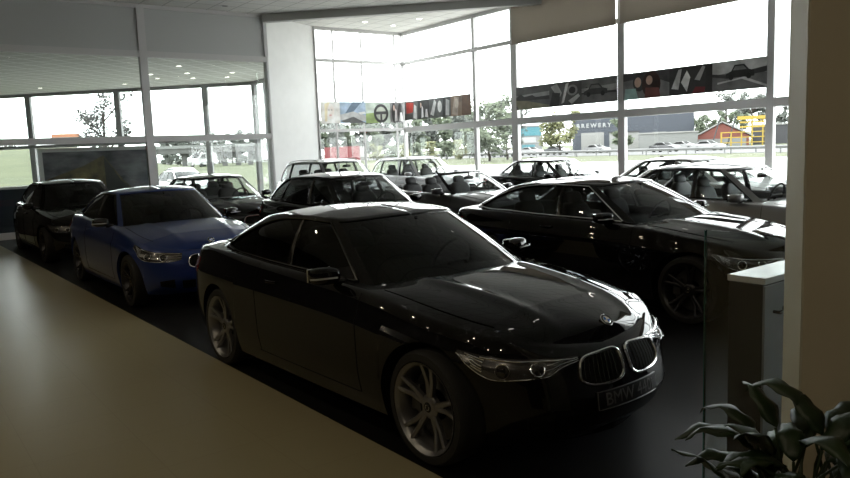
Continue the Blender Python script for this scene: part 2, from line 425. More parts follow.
def make_car(name, S, M, paint, pos, heading, label, group=None, detail=2, glass='glass', rim=None, dlo='blacktrim', spokes=5, plate=None, seats='seat', rails=False, blackmirror=False):
    """heading: degrees the nose is turned from -Y towards +X"""
    root = empty(name, (pos[0], pos[1], pos[2] if len(pos) > 2 else 0), R_(-90 + heading))
    tag(root, label, 'car', group)
    Mx = dict(M)
    if rim: Mx['rim'] = rim
    V, F, mi = body_mesh(S)
    b = link('body', V, F, [paint, M['under'], M['interior']], root, True, mi, None, 32)
    # ---- greenhouse
    n = len(S.gh) - 1; us = list(np.linspace(0, n, 120))
    pan = S.panels
    for k in pan: us += [k[1], k[2]] + list(k[1] + (k[2] - k[1]) * .5 * (1 - np.cos(np.linspace(0, math.pi, 15))))
    us = np.array(sorted(set(np.round(us, 6))))
    tb = np.full(len(us), .05); tt = np.full(len(us), .93)
    def lim(k, u):
        a = np.clip((u - k[1]) / (k[2] - k[1]), 0, 1); return k[3](a), k[4](a)
    for k in pan:
        m = (us >= k[1] - 1e-6) & (us <= k[2] + 1e-6); lo, hi = lim(k, us[m]); tb[m] = lo; tt[m] = hi
    top = S.top
    r1, r2, r3 = np.linspace(0, 1, 3), np.linspace(0, 1, 9), np.linspace(0, 1, 4)
    T = [tb * r for r in r1] + [tb + (tt - tb) * r for r in r2[1:]] + [tt + (1 - tt) * r for r in r3[1:]]
    if not top: pass
    fm = []
    V = [S.PG(us, t) for t in T]
    if top: V += [S.PG(us, np.full(len(us), 1 + w)) for w in np.linspace(0, 1, 15)[1:]]
    nr = len(V); nc = len(us); V = np.concatenate(V); F = []
    lo_r, hi_r = 2, 10
    for i in range(nr - 1):
        for j in range(nc - 1):
            um = (us[j] + us[j + 1]) / 2
            if lo_r <= i < hi_r and any(k[1] < um < k[2] for k in pan): continue
            if not top and um > S.ghmax: continue
            F.append((i * nc + j, i * nc + j + 1, (i + 1) * nc + j + 1, (i + 1) * nc + j))
            fm.append(1 if (S.dlo and S.dlo[0] < um < S.dlo[1] and i < hi_r) else 0)
    V, F = both(V, F)
    sh = link('cabin_frame', V, F, [paint if top else M['blacktrim'], M['blacktrim']], root, True, fm + fm, None, 40)
    so = sh.modifiers.new('Solidify', 'SOLIDIFY'); so.thickness = .035; so.offset = -1; so.use_even_offset = False
    for k in pan:
        u = np.linspace(k[1], k[2], 26 if k[2] - k[1] > 1.2 else 14); lo, hi = lim(k, u)
        V = np.concatenate([S.PG(u, lo + (hi - lo) * r, -.006) for r in np.linspace(0, 1, 9)]); F = [tuple(f) for f in grid_faces(9, len(u))]
        if k[0] in ('windshield', 'rear_window'):
            V, F = both(V, F); link(k[0], V, F, [M[glass]], root, True)
        else:
            link(k[0], V, F, [M[k[5] if len(k) > 5 else glass]], root, True)
            V2, F2 = both(V, F); nv = len(V); link(k[0], V2[nv:], [tuple(i - nv for i in f) for f in F2[len(F):]], [M[k[5] if len(k) > 5 else glass]], root, True)
    # window surround
    if S.dlo:
        u0, u1 = S.dlo; ks = [k for k in pan if k[0] == 'side_window']
        u = np.linspace(u0, u1, 60); lo = []; hi = []
        for x in u:
            kk = min(ks, key=lambda k: 0 if k[1] <= x <= k[2] else min(abs(x - k[1]), abs(x - k[2])))
            l, h = lim(kk, x); lo.append(float(l)); hi.append(float(h))
        lo = np.array(lo); hi = np.array(hi)
        loop = np.concatenate([S.PG(u, hi, .004), S.PG(u, lo, .004)[::-1]])
        for sd in (1, -1):
            t = MB(); t.tube(loop * [1, sd, 1], .008 if dlo == 'blacktrim' else .010, 6, True); t.build('window_trim', [M[dlo]], root, True)
    # ---- wheels
    for xw in S.xw:
        for sd in (1, -1): wheel(root, xw, sd, S, Mx, spokes)
    # ---- headlights
    hl = S.head; q0, q1 = S.s_y(hl['y0']), S.s_x(hl['x1'])
    V, F = patch(S, q0, q1, hl['lo'], hl['hi'], .003, 30, 8)
    for sd in range(2):
        h = len(V) // 2; hf = len(F) // 2
        lampo = link('headlight', V[sd * h:(sd + 1) * h], [tuple(i - sd * h for i in f) for f in F[sd * hf:(sd + 1) * hf]], [M['lamp']], root, True, None, None, 40)
        if detail >= 1:
            s_ = 1 if sd == 0 else -1
            for qa in hl['rings']:
                rg = MB(); pj = MB()
                q = q0 + (q1 - q0) * qa; z = float(hl['lo'](np.array(qa)) * .56 + hl['hi'](np.array(qa)) * .44); t = float(S.t_z(q, z))
                p = S.PB(q, t, .007)[()] * [1, s_, 1]; nn = S.N(q, t) * [1, s_, 1]
                nn = nn / np.linalg.norm(nn); ax = np.cross(nn, [0, 0, 1]); ax /= np.linalg.norm(ax); az = np.cross(ax, nn)
                r = hl['r']
                rg.tube([p + (ax * math.cos(a) + az * math.sin(a)) * r for a in np.linspace(0, 2 * math.pi, 25)[:-1]], .0035, 6, True)
                c = [p - nn * .002 + (ax * math.cos(a) + az * math.sin(a)) * r * .8 for a in np.linspace(0, 2 * math.pi, 21)[:-1]]
                c2 = [p + nn * .006 + (ax * math.cos(a) + az * math.sin(a)) * r * .45 for a in np.linspace(0, 2 * math.pi, 21)[:-1]]
                pj.add(c + c2 + [p + nn * .008], [(i, (i + 1) % 20, 20 + (i + 1) % 20, 20 + i) for i in range(20)] + [(20 + i, 20 + (i + 1) % 20, 40) for i in range(20)])
                rg.build('light_ring', [M['chrome']], lampo, True); pj.build('projector', [M['lens']], lampo, True)
            if detail >= 2:
                st = MB()
                a = np.linspace(.03, .80, 20); q = q0 + (q1 - q0) * a
                z = hl['hi'](a) - .012; st.tube(S.PB(q, S.t_z(q, z), .006) * [1, s_, 1], .004, 6)
                a = np.linspace(0, .28, 8); q = q0 + (q1 - q0) * a
                for f in (.35, .65): st.tube(S.PB(q, S.t_z(q, hl['lo'](a) * (1 - f) + hl['hi'](a) * f), .005) * [1, s_, 1], .003, 6)
                for kq in range(5):
                    a = np.linspace(.76, .93 - kq * .02, 6); q = q0 + (q1 - q0) * a; f = .78 - kq * .14
                    st.tube(S.PB(q, S.t_z(q, hl['lo'](a) * (1 - f) + hl['hi'](a) * f), .005) * [1, s_, 1], .0035, 6)
                a = np.linspace(0, 1, 30); q = q0 + (q1 - q0) * a
                st.tube(S.PB(q, S.t_z(q, hl['lo'](a)), .004) * [1, s_, 1], .0025, 6)
                st.build('light_strip', [M['chrome']], lampo, True)
    # ---- kidney grille
    kd = S.kid; qa, qb = S.s_y(kd['y0']), S.s_y(kd['y1'])
    sup = lambda a, p=4.: (1 - np.abs(2 * a - 1) ** p) ** (1 / p)
    zc = (kd['z0'] + kd['z1']) / 2; hh = (kd['z1'] - kd['z0']) / 2
    tap = lambda a: 1 - .12 * a
    lo = lambda a: zc - hh * sup(a, 3.2) * tap(a); hi = lambda a: zc + hh * sup(a, 5.) * tap(a) - .004 * a
    V, F = patch(S, qa, qb, lo, hi, .002, 28, 10, .01)
    h = len(V) // 2; hf = len(F) // 2
    for sd in range(2):
        g = link('grille', V[sd * h:(sd + 1) * h], [tuple(i - sd * h for i in f) for f in F[sd * hf:(sd + 1) * hf]], [M['grille']], root, True, None, None, 40)
        s_ = 1 if sd == 0 else -1
        fr = MB(); aa = .5 * (1 - np.cos(np.linspace(0, math.pi, 28))); q = qa + (qb - qa) * aa
        lp = np.concatenate([S.PB(q, S.t_z(q, hi(aa)), .007), S.PB(q, S.t_z(q, lo(aa)), .007)[::-1][1:-1]]) * [1, s_, 1]
        fr.tube(lp, kd.get('r', .009), 8, True); fr.build('grille_frame', [M['chrome']], g, True)
        sl = MB()
        for a in np.linspace(.1, .9, 9):
            q = qa + (qb - qa) * a; zz = np.linspace(float(lo(a)) + .01, float(hi(a)) - .01, 6)
            sl.tube(S.PB(np.full(6, q), S.t_z(np.full(6, q), zz), .005) * [1, s_, 1], .003, 5)
        sl.build('grille_slats', [M['blacktrim']], g, True)
    # badge
    q = 0.; t = 1.0 + .35; xx = S.tx[-1] - .018; zz = float(S.deck(xx, 0)); z2 = float(S.deck(xx - .05, 0))
    roundel(root, (xx, 0, zz + .004), (-(zz - z2) / .05 if False else (z2 - zz) * 1.0 + .02, 0, .05) if False else (max(z2 - zz, .04), 0, .045), (-1, 0, 0.5), .040, M)
    # lower intake, skirts
    q1_ = S.s_y(.42); V, F = patch(S, 0, q1_, cst(S.zb + .07), cst(S.zb + .17), .002, 20, 5, .01); link('lower_intake', V, F, [M['grille']], root, True, None, None, 40)
    V, F = patch(S, S.s_y(.50), S.s_x(S.ring[2][0] - .06), lambda a: S.zb + .08 + .03 * a, lambda a: S.zb + .19 - .02 * a, .002, 14, 5, .01); h = len(V) // 2; hf = len(F) // 2
    for sd in range(2): link('side_intake', V[sd * h:(sd + 1) * h], [tuple(i - sd * h for i in f) for f in F[sd * hf:(sd + 1) * hf]], [M['grille']], root, True, None, None, 40)
    # tail lights
    tl = S.tail; V, F = patch(S, S.s_x(tl['x1']), S.s_y(tl['y0'], True), lambda a: tl['z0'] + .04 * (1 - a) ** 2, cst(tl['z1']), .003, 22, 6)
    h = len(V) // 2; hf = len(F) // 2
    for sd in range(2): link('tail_light', V[sd * h:(sd + 1) * h], [tuple(i - sd * h for i in f) for f in F[sd * hf:(sd + 1) * hf]], [M['tail']], root, True, None, None, 40)
    # mirrors
    mx, my, mz = S.mir
    for sd in (1, -1):
        def fn(p):
            d = (p[1] * sd - my) ; return [p[0] - .25 * d - .35 * max(0, abs(d)) * 0, p[1], p[2] + .10 * d * 0]
        m = MB(); m.blob((mx, sd * my, mz), (.070, .095, .058), 20, 12, .72, 0, fn)
        mo = m.build('side_mirror', [M['blacktrim'] if blackmirror else paint], root, True, None, 60)
        st = MB(); st.tube([(mx + .0, sd * (my - .16), mz - .055), (mx, sd * (my - .06), mz - .05)], .022, 8); st.build('mirror_arm', [M['blacktrim']], mo, True)
        g = MB(); g.box((mx - .078, sd * my - .09, mz - .045), (mx - .066, sd * my + .09, mz + .045)); g.build('mirror_glass', [M['mirror']], mo, bevel=.005)
        if detail >= 2:
            l = MB(); l.tube([(mx + .071 - .25 * d, sd * (my + d), mz - .01) for d in (-.05, 0, .05, .09)] + [(mx + .02, sd * (my + .118), mz - .01)], .006, 6); l.build('turn_light', [M['lampclear']], mo, True)
    # door seams and handles
    if detail >= 1:
        def seam(p): se = MB(); se.tube(p, .0035, 5); se.build('seam_line', [M['under']], root, True)
        for xs, lean in S.seams:
            zz = np.linspace(S.zb + .10, float(S.fsh(xs)) - .01, 16); xx = xs + lean * (zz - .5)
            q = np.array([S.s_x(x) for x in xx]); pts = S.PB(q, S.t_z(q, zz), -.0005)
            for sd in (1, -1): seam(pts * [1, sd, 1])
        xa, xb = S.seams[0][0], S.seams[-1][0]
        xx = np.linspace(xa, xb, 24); q = np.array([S.s_x(x) for x in xx]); pts = S.PB(q, S.t_z(q, np.full(24, S.zb + .10)), -.0005)
        for sd in (1, -1): seam(pts * [1, sd, 1])
        # bonnet shut line
        xx = np.linspace(.85, S.tx[-1] - .30, 20); yy = np.interp(xx, S.tx, S.ty) * .93 - .02
        for sd in (1, -1): seam([(x, sd * y, float(S.deck(x, y)) + .0005) for x, y in zip(xx, yy)])
        for xh in S.handles:
            for sd in (1, -1):
                xx = np.linspace(xh - .09, xh + .09, 8); q = np.array([S.s_x(x) for x in xx]); z = float(S.fsh(xh)) - .11
                bow = .020 * np.sin(np.linspace(0, math.pi, 8)) + .006
                p = S.PB(q, S.t_z(q, np.full(8, z))) ; p[:, 1] += bow; hd = MB(); hd.tube(p * [1, sd, 1], .011, 8); hd.build('door_handle', [paint], root, True)
    # number plate
    if plate:
        q = S.s_y(.26); V, F = patch(S, 0, q, cst(plate[0]), cst(plate[1]), .010, 12, 4, .012)
        po = link('number_plate', V, F, [M['plate']], root, True, None, None, 40)
        zc_ = (plate[0] + plate[1]) / 2; tc = float(S.t_z(0, zc_)); p = S.PB(0., tc, .0)[()]
        xm = float(S.PB(S.s_y(.12), tc)[0])
        mt = Matrix.Translation((p[0] + .013, 0, zc_)) @ Matrix(((0, 0, 1, 0), (1, 0, 0, 0), (0, 1, 0, 0), (0, 0, 0, 1)))
        if plate[2]:
            o = text_obj('plate_lettering', plate[2], .098, M['plate_text'], po, ext=.0015, mtx=mt)
            # bend the lettering round the bumper
            for v in o.data.vertices:
                yy = v.co.x; zz = zc_ + v.co.y
                qy = S.s_y(abs(yy)); pp = S.PB(qy, float(S.t_z(qy, zz)))[()]; v.co.z = pp[0] + .0125 - (p[0] + .013) + max(v.co.z, 0)
            o.data.update()
        fr = MB(); a = np.linspace(-.26, .26, 21); lp = []
        for z, ys in ((plate[1], a), (plate[0], a[::-1])):
            for yy in ys:
                qy = S.s_y(abs(yy)); pp = S.PB(qy, float(S.t_z(qy, z)), .011)[()]; lp.append((pp[0], yy, pp[2]))
        fr.tube(lp, .003, 6, True); fr.build('plate_frame', [M['trimgrey']], po, True)
    # ---- interior
    if detail >= 1 or True:
        sm = M[seats]
        for sx, sys in ((S.seat[0], (.36, -.36)), (S.seat[1], (.36, -.36) if S.seat[1] else ())):
            for sy in sys:
                z0 = S.seat[2]; bk = MB()
                lean = -.22
                def fn(p): return [p[0] + lean * (p[2] - .8), p[1], p[2]]
                bk.blob((sx, sy, (.72 + z0) / 2), (.075, .235, (z0 - .60) / 2 + .06), 20, 12, .55, 0, fn)
                so_ = bk.build('seat', [sm], root, True, None, 60)
                hd = MB(); hd.blob((sx, sy, z0 + .16), (.055, .13, .085), 16, 10, .65, 0, fn); 
                hd.tube([(sx + lean * (z0 - .8), sy - .05, z0 - .02), (sx + lean * (z0 - .7), sy - .05, z0 + .12)], .008, 6); hd.tube([(sx + lean * (z0 - .8), sy + .05, z0 - .02), (sx + lean * (z0 - .7), sy + .05, z0 + .12)], .008, 6)
                hd.build('headrest', [sm], so_, True, None, 60)
        sw = MB(); cx, cy, cz = S.seat[0] + .62, S.swside * .36, S.seat[2] - .06
        pts = [(cx + .17 * math.sin(a) * .4, cy + .18 * math.cos(a), cz + .17 * math.sin(a)) for a in np.linspace(0, 2 * math.pi, 25)[:-1]]
        sw.tube(pts, .015, 8, True)
        for a in (0, math.pi, -math.pi / 2): sw.tube([(cx, cy, cz), (cx + .17 * math.sin(a) * .4, cy + .18 * math.cos(a), cz + .17 * math.sin(a))], .018, 8)
        sw.build('steering_wheel', [M['interior']], root, True)
        rm = MB(); gx = crom(S.gh, 0.); gx = float(gx[2]); zr = float(S.roof(gx))
        rm.blob((gx + .10, 0, zr - .13), (.018, .12, .034), 16, 8, .6); rm.tube([(gx + .11, 0, zr - .12), (gx + .10, 0, zr - .03)], .012, 8)
        rm.build('rear_view_mirror', [M['interior']], root, True)
    if rails:
        for sd in (1, -1):
            u = np.linspace(3.9, 8.0, 14); p = S.PG(u, np.full(14, 1.0)); p[:, 1] *= .95; p[:, 2] += .035 * np.minimum(1, np.minimum(np.arange(14), 13 - np.arange(14)) / 1.5)
            r = MB(); r.tube(p * [1, sd, 1], .013, 8); r.build('roof_rail', [M['rail']], root, True)
    if S.antenna:
        a = MB(); ax = S.antenna; za = float(S.roof(ax))
        a.add([(ax + .09, 0, za), (ax - .07, .022, za - .004), (ax - .07, -.022, za - .004), (ax - .06, 0, za + .05)], [(0, 1, 3), (0, 3, 2), (1, 2, 3), (0, 2, 1)])
        a.build('antenna', [paint], root, True, None, 60, bevel=.004)
    return root
# ---------------------------------------------------------------- shapes of the cars
def one(v): return cst(v)
def tip(lo, hi, p=3., e=.5): return lambda a: lo(a) + (hi - lo(a)) * np.clip(1 - np.clip(a, 0, 1) ** p, 0, 1) ** e
def frontcut(hi, k=.25): return lambda a: hi * (1 - 0 * a)
def base_shape(**o):
    d = dict(
        ring=[(2.15, 0), (2.12, .28), (2.015, .54), (1.83, .735), (1.53, .85), (1.1, .90), (.3, .912), (-.6, .912), (-1.3, .905), (-1.85, .865), (-2.2, .76), (-2.37, .52), (-2.435, .26), (-2.45, 0)],
        zsh=[(2.15, .695), (2.02, .725), (1.88, .76), (1.6, .81), (1.3, .855), (.9, .905), (.3, .945), (-.6, .965), (-1.3, .985), (-1.9, .985), (-2.45, .965)],
        crown=[(-2.5, .0), (-2.3, .02), (-1.9, .045), (-.5, .03), (.7, .05), (1.0, .075), (1.5, .09), (1.88, .085), (2.2, .07)],
        fx=[(0, -.10), (.15, -.02), (.35, .02), (.6, 0), (.85, -.04), (1, -.09)],
        rx=[(0, .12), (.2, .03), (.5, 0), (.8, .02), (1, .0)],
        side=[(0, .045), (.12, .02), (.35, .0), (.6, .004), (.76, .010), (.80, .030), (1, .065)],
        gh=[(1.02, 0, .18, 0), (.95, .38, .14, .32), (.76, .655, .05, .50), (.60, .725, -.05, .545), (.30, .745, -.15, .56), (-.30, .755, -.35, .57), (-.85, .75, -.60, .565), (-1.32, .735, -.86, .55), (-1.68, .69, -1.08, .52), (-1.86, .58, -1.18, .46), (-1.96, .32, -1.24, .28), (-1.99, 0, -1.26, 0)],
        zroof=[(.4, 1.285), (.1, 1.345), (-.3, 1.377), (-.8, 1.357), (-1.2, 1.305), (-1.5, 1.22)], rdrop=.05, zb=.19, wr=.335, wz=.335, rr=.262, hw=.912, flare=.016, xw=(1.405, -1.405), nq=170,
        cockpit=(-1.5, .72, .10), top=True, ghmax=99, antenna=-1.0, dlo=(3.05, 7.75), swside=1,
        head=dict(y0=.35, x1=1.62, lo=pchip([(0, .632), (.14, .612), (.27, .572), (.65, .566), (1, .690)]), hi=pchip([(0, .655), (.5, .668), (1, .708)]), rings=(.34, .60), r=.038),
        kid=dict(y0=.03, y1=.345, z0=.49, z1=.66), tail=dict(x1=-1.95, y0=.34, z0=.72, z1=.89), mir=(.44, .905, .995),
        seams=[(.78, -.08), (-.62, -.12)], handles=[-.42], seat=(-.38, -1.15, .98))
    lo = pchip([(0, .05), (.6, .05), (1, .16)])
    d['panels'] = [('windshield', 0, 2.3, cst(.03), cst(.95)), ('side_window', 3.05, 5.0, cst(.05), cst(.93)), ('side_window', 5.12, 7.75, lo, tip(lo, .93, 3.6, .5)), ('rear_window', 8.95, 11, cst(.05), cst(.93))]
    d.update(o)
    g = np.array(d['gh']); o_ = np.argsort(g[:, 0]); gx, gy = g[o_, 0], g[o_, 1]
    d['inner'] = lambda x, y: gx[0] + .05 < x < gx[-1] - .04 and y < np.interp(x, gx, gy) - .01
    return CarShape(**d)
def four_door(lo_end=.16, last=7.9, e=.55, p=3.):
    lo = pchip([(0, .05), (.6, .05), (1, lo_end)])
    return [('windshield', 0, 2.3, cst(.03), cst(.95)), ('side_window', 3.05, 5.0, cst(.05), cst(.93)), ('side_window', 5.14, 6.75, cst(.05), cst(.93)), ('side_window', 6.85, last, lo, tip(lo, .93, p, e)), ('rear_window', 8.95, 11, cst(.05), cst(.93))]
COUPE = base_shape()
def sedan(**o):
    d = dict(gh=[(1.02, 0, .20, 0), (.95, .38, .16, .32), (.76, .655, .07, .50), (.60, .725, -.03, .545), (.30, .745, -.12, .56), (-.25, .755, -.30, .57), (-.80, .755, -.62, .57), (-1.25, .74, -.95, .56), (-1.55, .70, -1.12, .53), (-1.74, .60, -1.22, .47), (-1.84, .32, -1.28, .28), (-1.87, 0, -1.30, 0)],
             zroof=[(.4, 1.33), (.1, 1.395), (-.4, 1.43), (-.9, 1.415), (-1.3, 1.36), (-1.6, 1.27)], panels=four_door(), dlo=(3.05, 7.9),
             seams=[(.78, -.08), (-.28, -.05), (-1.12, -.35)], handles=[-.12, -1.02], seat=(-.30, -1.15, 1.0), rr=.23, wr=.325, wz=.325)
    d.update(o); return base_shape(**d)
SEDAN = sedan()
HATCH = sedan(gh=[(1.02, 0, .20, 0), (.95, .38, .16, .32), (.76, .655, .07, .50), (.60, .725, -.03, .545), (.30, .745, -.12, .56), (-.25, .755, -.30, .57), (-.85, .755, -.75, .57), (-1.40, .74, -1.20, .56), (-1.85, .70, -1.50, .53), (-2.05, .60, -1.62, .47), (-2.15, .32, -1.68, .28), (-2.18, 0, -1.70, 0)],
              zroof=[(.4, 1.35), (.1, 1.42), (-.4, 1.46), (-1.0, 1.445), (-1.5, 1.39), (-1.9, 1.30)], antenna=-1.45, cockpit=(-1.75, .72, .10))
def suv(k=1., **o):
    zs = [(2.13, .80), (2.0, .84), (1.85, .88), (1.6, .92), (1.3, .96), (.9, 1.0), (.3, 1.03), (-.6, 1.045), (-1.3, 1.06), (-1.9, 1.07), (-2.22, 1.06)]
    gh = [(1.02, 0, .28, 0), (.95, .38, .24, .34), (.80, .66, .15, .53), (.64, .735, .05, .585), (.34, .755, -.05, .60), (-.22, .765, -.28, .61), (-.85, .765, -.82, .61), (-1.42, .75, -1.36, .60), (-1.84, .71, -1.68, .57), (-2.00, .62, -1.82, .51), (-2.08, .34, -1.88, .30), (-2.10, 0, -1.90, 0)]
    hi = pchip([(0, .80), (.5, .82), (1, .90)])
    d = dict(ring=[(2.13, 0), (2.11, .30), (2.02, .58), (1.84, .76), (1.5, .865), (1.1, .90), (.3, .91), (-.6, .91), (-1.3, .905), (-1.75, .87), (-2.03, .76), (-2.17, .52), (-2.21, .26), (-2.22, 0)],
             zsh=[(x, z * k) for x, z in zs], crown=[(-2.25, 0), (-2.1, .01), (-1.8, .02), (-.5, .02), (.7, .05), (1.0, .07), (1.5, .085), (1.85, .08), (2.2, .06)],
             gh=gh, zroof=[(x, z * k) for x, z in [(.5, 1.50), (.2, 1.585), (-.3, 1.625), (-.9, 1.62), (-1.5, 1.585), (-1.9, 1.53)]], rdrop=.045, zb=.27, wr=.36, wz=.36, rr=.235, xw=(1.38, -1.38), panels=four_door(.10, 8.3, .5, 4.), dlo=(3.05, 8.3),
             head=dict(y0=.42, x1=1.58, lo=pchip([(0, .70 * k), (.2, .675 * k), (.6, .69 * k), (1, .84 * k)]), hi=pchip([(0, .765 * k), (.5, .80 * k), (1, .88 * k)]), rings=(.34, .60), r=.045),
             kid=dict(y0=.035, y1=.34, z0=.53 * k, z1=.775 * k), tail=dict(x1=-1.88, y0=.42, z0=.84 * k, z1=1.0 * k), mir=(.50, .95, 1.10 * k), seams=[(.80, -.08), (-.25, 0), (-1.08, -.35)], handles=[-.08, -.98], seat=(-.28, -1.10, 1.12 * k), antenna=-1.6, flare=.02, cockpit=(-1.8, .72, .12))
    d.update(o); return base_shape(**d)
SUV = suv()
SUV_LOW = suv(.955)
CONV = base_shape(top=False, ghmax=2.85, panels=[('windshield', 0, 2.3, cst(.03), cst(.94))], dlo=None, antenna=None, cockpit=(-1.45, .66, .16), seat=(-.38, -1.05, .98))
COMPACT = base_shape(zroof=[(.4, 1.32), (.1, 1.385), (-.3, 1.415), (-.8, 1.39), (-1.12, 1.335), (-1.5, 1.23)], dlo=(3.05, 7.6),
    ring=[(2.09, 0), (2.065, .30), (1.97, .56), (1.80, .73), (1.5, .835), (1.1, .875), (.3, .887), (-.6, .887), (-1.3, .88), (-1.8, .84), (-2.12, .74), (-2.27, .52), (-2.33, .26), (-2.34, 0)],
    xw=(1.345, -1.345), hw=.887, kid=dict(y0=.035, y1=.33, z0=.49, z1=.655),
    zsh=[(2.09, .70), (1.95, .735), (1.8, .77), (1.5, .825), (1.25, .865), (.9, .915), (.3, .955), (-.6, .975), (-1.3, .995), (-1.9, 1.0), (-2.34, .98)],
    crown=[(-2.4, .0), (-2.2, .02), (-1.9, .045), (-.5, .03), (.7, .05), (1.0, .075), (1.45, .09), (1.8, .085), (2.15, .07)],
    head=dict(y0=.42, x1=1.50, lo=pchip([(0, .60), (.2, .585), (.6, .60), (1, .745)]), hi=pchip([(0, .675), (.5, .705), (1, .785)]), rings=(.30, .58), r=.043), rr=.235, wr=.325, wz=.325, mir=(.46, .90, 1.0))

BIG = dict(panels=[('windshield', 0, 2.3, cst(.03), cst(.95)), ('side_window', 3.05, 5.0, cst(.05), cst(.93)), ('side_window', 5.12, 8.0, pchip([(0, .05), (.7, .05), (1, .14)]), tip(pchip([(0, .05), (.7, .05), (1, .14)]), .93, 5., .5)), ('rear_window', 8.95, 11, cst(.05), cst(.93))], dlo=(3.05, 8.0), tail=dict(x1=-2.0, y0=.34, z0=.74, z1=.88),
    gh=[(1.02, 0, .14, 0), (.95, .38, .10, .32), (.76, .66, .02, .50), (.60, .73, -.08, .545), (.30, .75, -.18, .56), (-.30, .76, -.38, .57), (-.90, .755, -.62, .565), (-1.42, .735, -1.02, .55), (-1.80, .695, -1.30, .52), (-1.98, .58, -1.40, .46), (-2.08, .32, -1.46, .28), (-2.11, 0, -1.48, 0)],
    zroof=[(.4, 1.28), (.1, 1.345), (-.35, 1.38), (-.8, 1.37), (-1.2, 1.335), (-1.5, 1.275)])
M = dict(
    tyre=mat('tyre rubber', (.012, .012, .012), .75), rim=mat('alloy', (.30, .30, .31), .3, .9), rim_dark=mat('dark alloy', (.05, .05, .055), .3, .8), disc=mat('brake steel', (.10, .10, .10), .4, .8),
    chrome=mat('chrome', (.85, .85, .86), .12, 1.), blacktrim=mat('gloss black trim', (.01, .01, .01), .2), under=mat('underbody black', (.004, .004, .004), .9, spec=.1), interior=mat('cabin black', (.012, .012, .013), .7),
    seat=noise_mat('black leather', (.014, .014, .015), (.02, .02, .022), 30, .55), seat_grey=noise_mat('grey leather', (.10, .10, .105), (.13, .13, .135), 30, .5), seat_beige=noise_mat('pale leather', (.32, .31, .29), (.38, .37, .35), 30, .5),
    lamp=mat('headlight housing', (.10, .10, .105), .22, .6, 1.), lens=mat('projector lens', (.01, .01, .012), .04, 0, 1.), lampclear=mat('clear light lens', (.6, .6, .6), .15, .3, 1.), grille=mat('grille black', (.004, .004, .004), .6, spec=.2),
    tail=mat('red tail lamp', (.30, .008, .008), .12, 0, 1.), mirror=mat('mirror glass', (.8, .8, .8), .03, 1.), badge_blue=mat('badge blue', (.05, .16, .5), .2), badge_white=mat('badge white', (.7, .7, .7), .2),
    plate=mat('plate black', (.006, .006, .007), .3), plate_text=mat('plate lettering grey', (.13, .13, .13), .4), trimgrey=mat('satin grey', (.18, .18, .18), .3, .5), rail=mat('satin rail', (.45, .45, .46), .3, .8),
    glass=glass_mat('car glass', (.55, .58, .57)), glass_dark=glass_mat('tinted car glass', (.14, .15, .15)), glass_mid=glass_mat('shaded car glass', (.34, .36, .36)), glass_clear=glass_mat('clear car glass', (.80, .83, .82)))
def paint(name, c, metal=0., rough=.25):
    m, nt, b = nm(name)
    b.inputs['Base Color'].default_value = (*c, 1); b.inputs['Roughness'].default_value = rough; b.inputs['Metallic'].default_value = metal
    b.inputs['Coat Weight'].default_value = 1.; b.inputs['Coat Roughness'].default_value = .012; b.inputs['Coat IOR'].default_value = 1.45
    if not metal: b.inputs['Specular IOR Level'].default_value = .0
    return m
P_black = paint('black car paint', (.004, .004, .005)); P_blue = paint('blue car paint', (.008, .032, .17), .3, .3); P_silver = paint('silver car paint', (.34, .34, .35), .6, .35)
P_grey = paint('grey car paint', (.30, .30, .305), .5, .35); P_dgrey = paint('dark grey car paint', (.045, .045, .05), .4, .35); P_white = paint('white car paint', (.75, .75, .75), 0, .3)
# ---------------------------------------------------------------- camera
CR = Matrix(((0.795, 0.106, -0.598), (-0.606, 0.075, -0.792), (-0.039, 0.991, 0.124)))
def _cam():
    c = np.array([425, 239.]); f = 726.
    r = lambda p: np.array([p[0] - c[0], -(p[1] - c[1]), -f])
    Y = r((-130, 170)); Y /= np.linalg.norm(Y); X = r((1390, 110)); X -= Y * X.dot(Y); X /= np.linalg.norm(X)
    return np.array([X, Y, np.cross(X, Y)])
RM = _cam(); CAMH = 1.8
def az(px, py=140):
    r = RM @ np.array([px - 425, -(py - 239), -726.]); return math.atan2(r[0], r[1])
def pol(px, D, z=0.):
    a = az(px); return (D * math.sin(a), D * math.cos(a), z)
cam = bpy.data.cameras.new('camera'); cam.sensor_width = 36; cam.lens = 36 * 726 / 850; cam.clip_end = 2000; cam.clip_start = .05
co = bpy.data.objects.new('camera', cam); C.objects.link(co); co.location = (0, 0, CAMH)
co.rotation_euler = Matrix(RM.tolist()).to_euler(); bpy.context.scene.camera = co
sc = bpy.context.scene
sc.view_settings.view_transform = 'Standard'; sc.view_settings.look = 'None'; sc.view_settings.gamma = 1; sc.view_settings.exposure = EXPO
w = bpy.data.worlds.new('sky'); sc.world = w; w.use_nodes = True
bg = w.node_tree.nodes['Background']; bg.inputs[0].default_value = (.97, .985, 1, 1); bg.inputs[1].default_value = SKY
sc.cycles.max_bounces = 8; sc.cycles.transparent_max_bounces = 24; sc.cycles.glossy_bounces = 4; sc.cycles.diffuse_bounces = 5
sc.cycles.use_denoising = True; sc.cycles.sample_clamp_indirect = 6; sc.cycles.caustics_reflective = False; sc.cycles.caustics_refractive = False

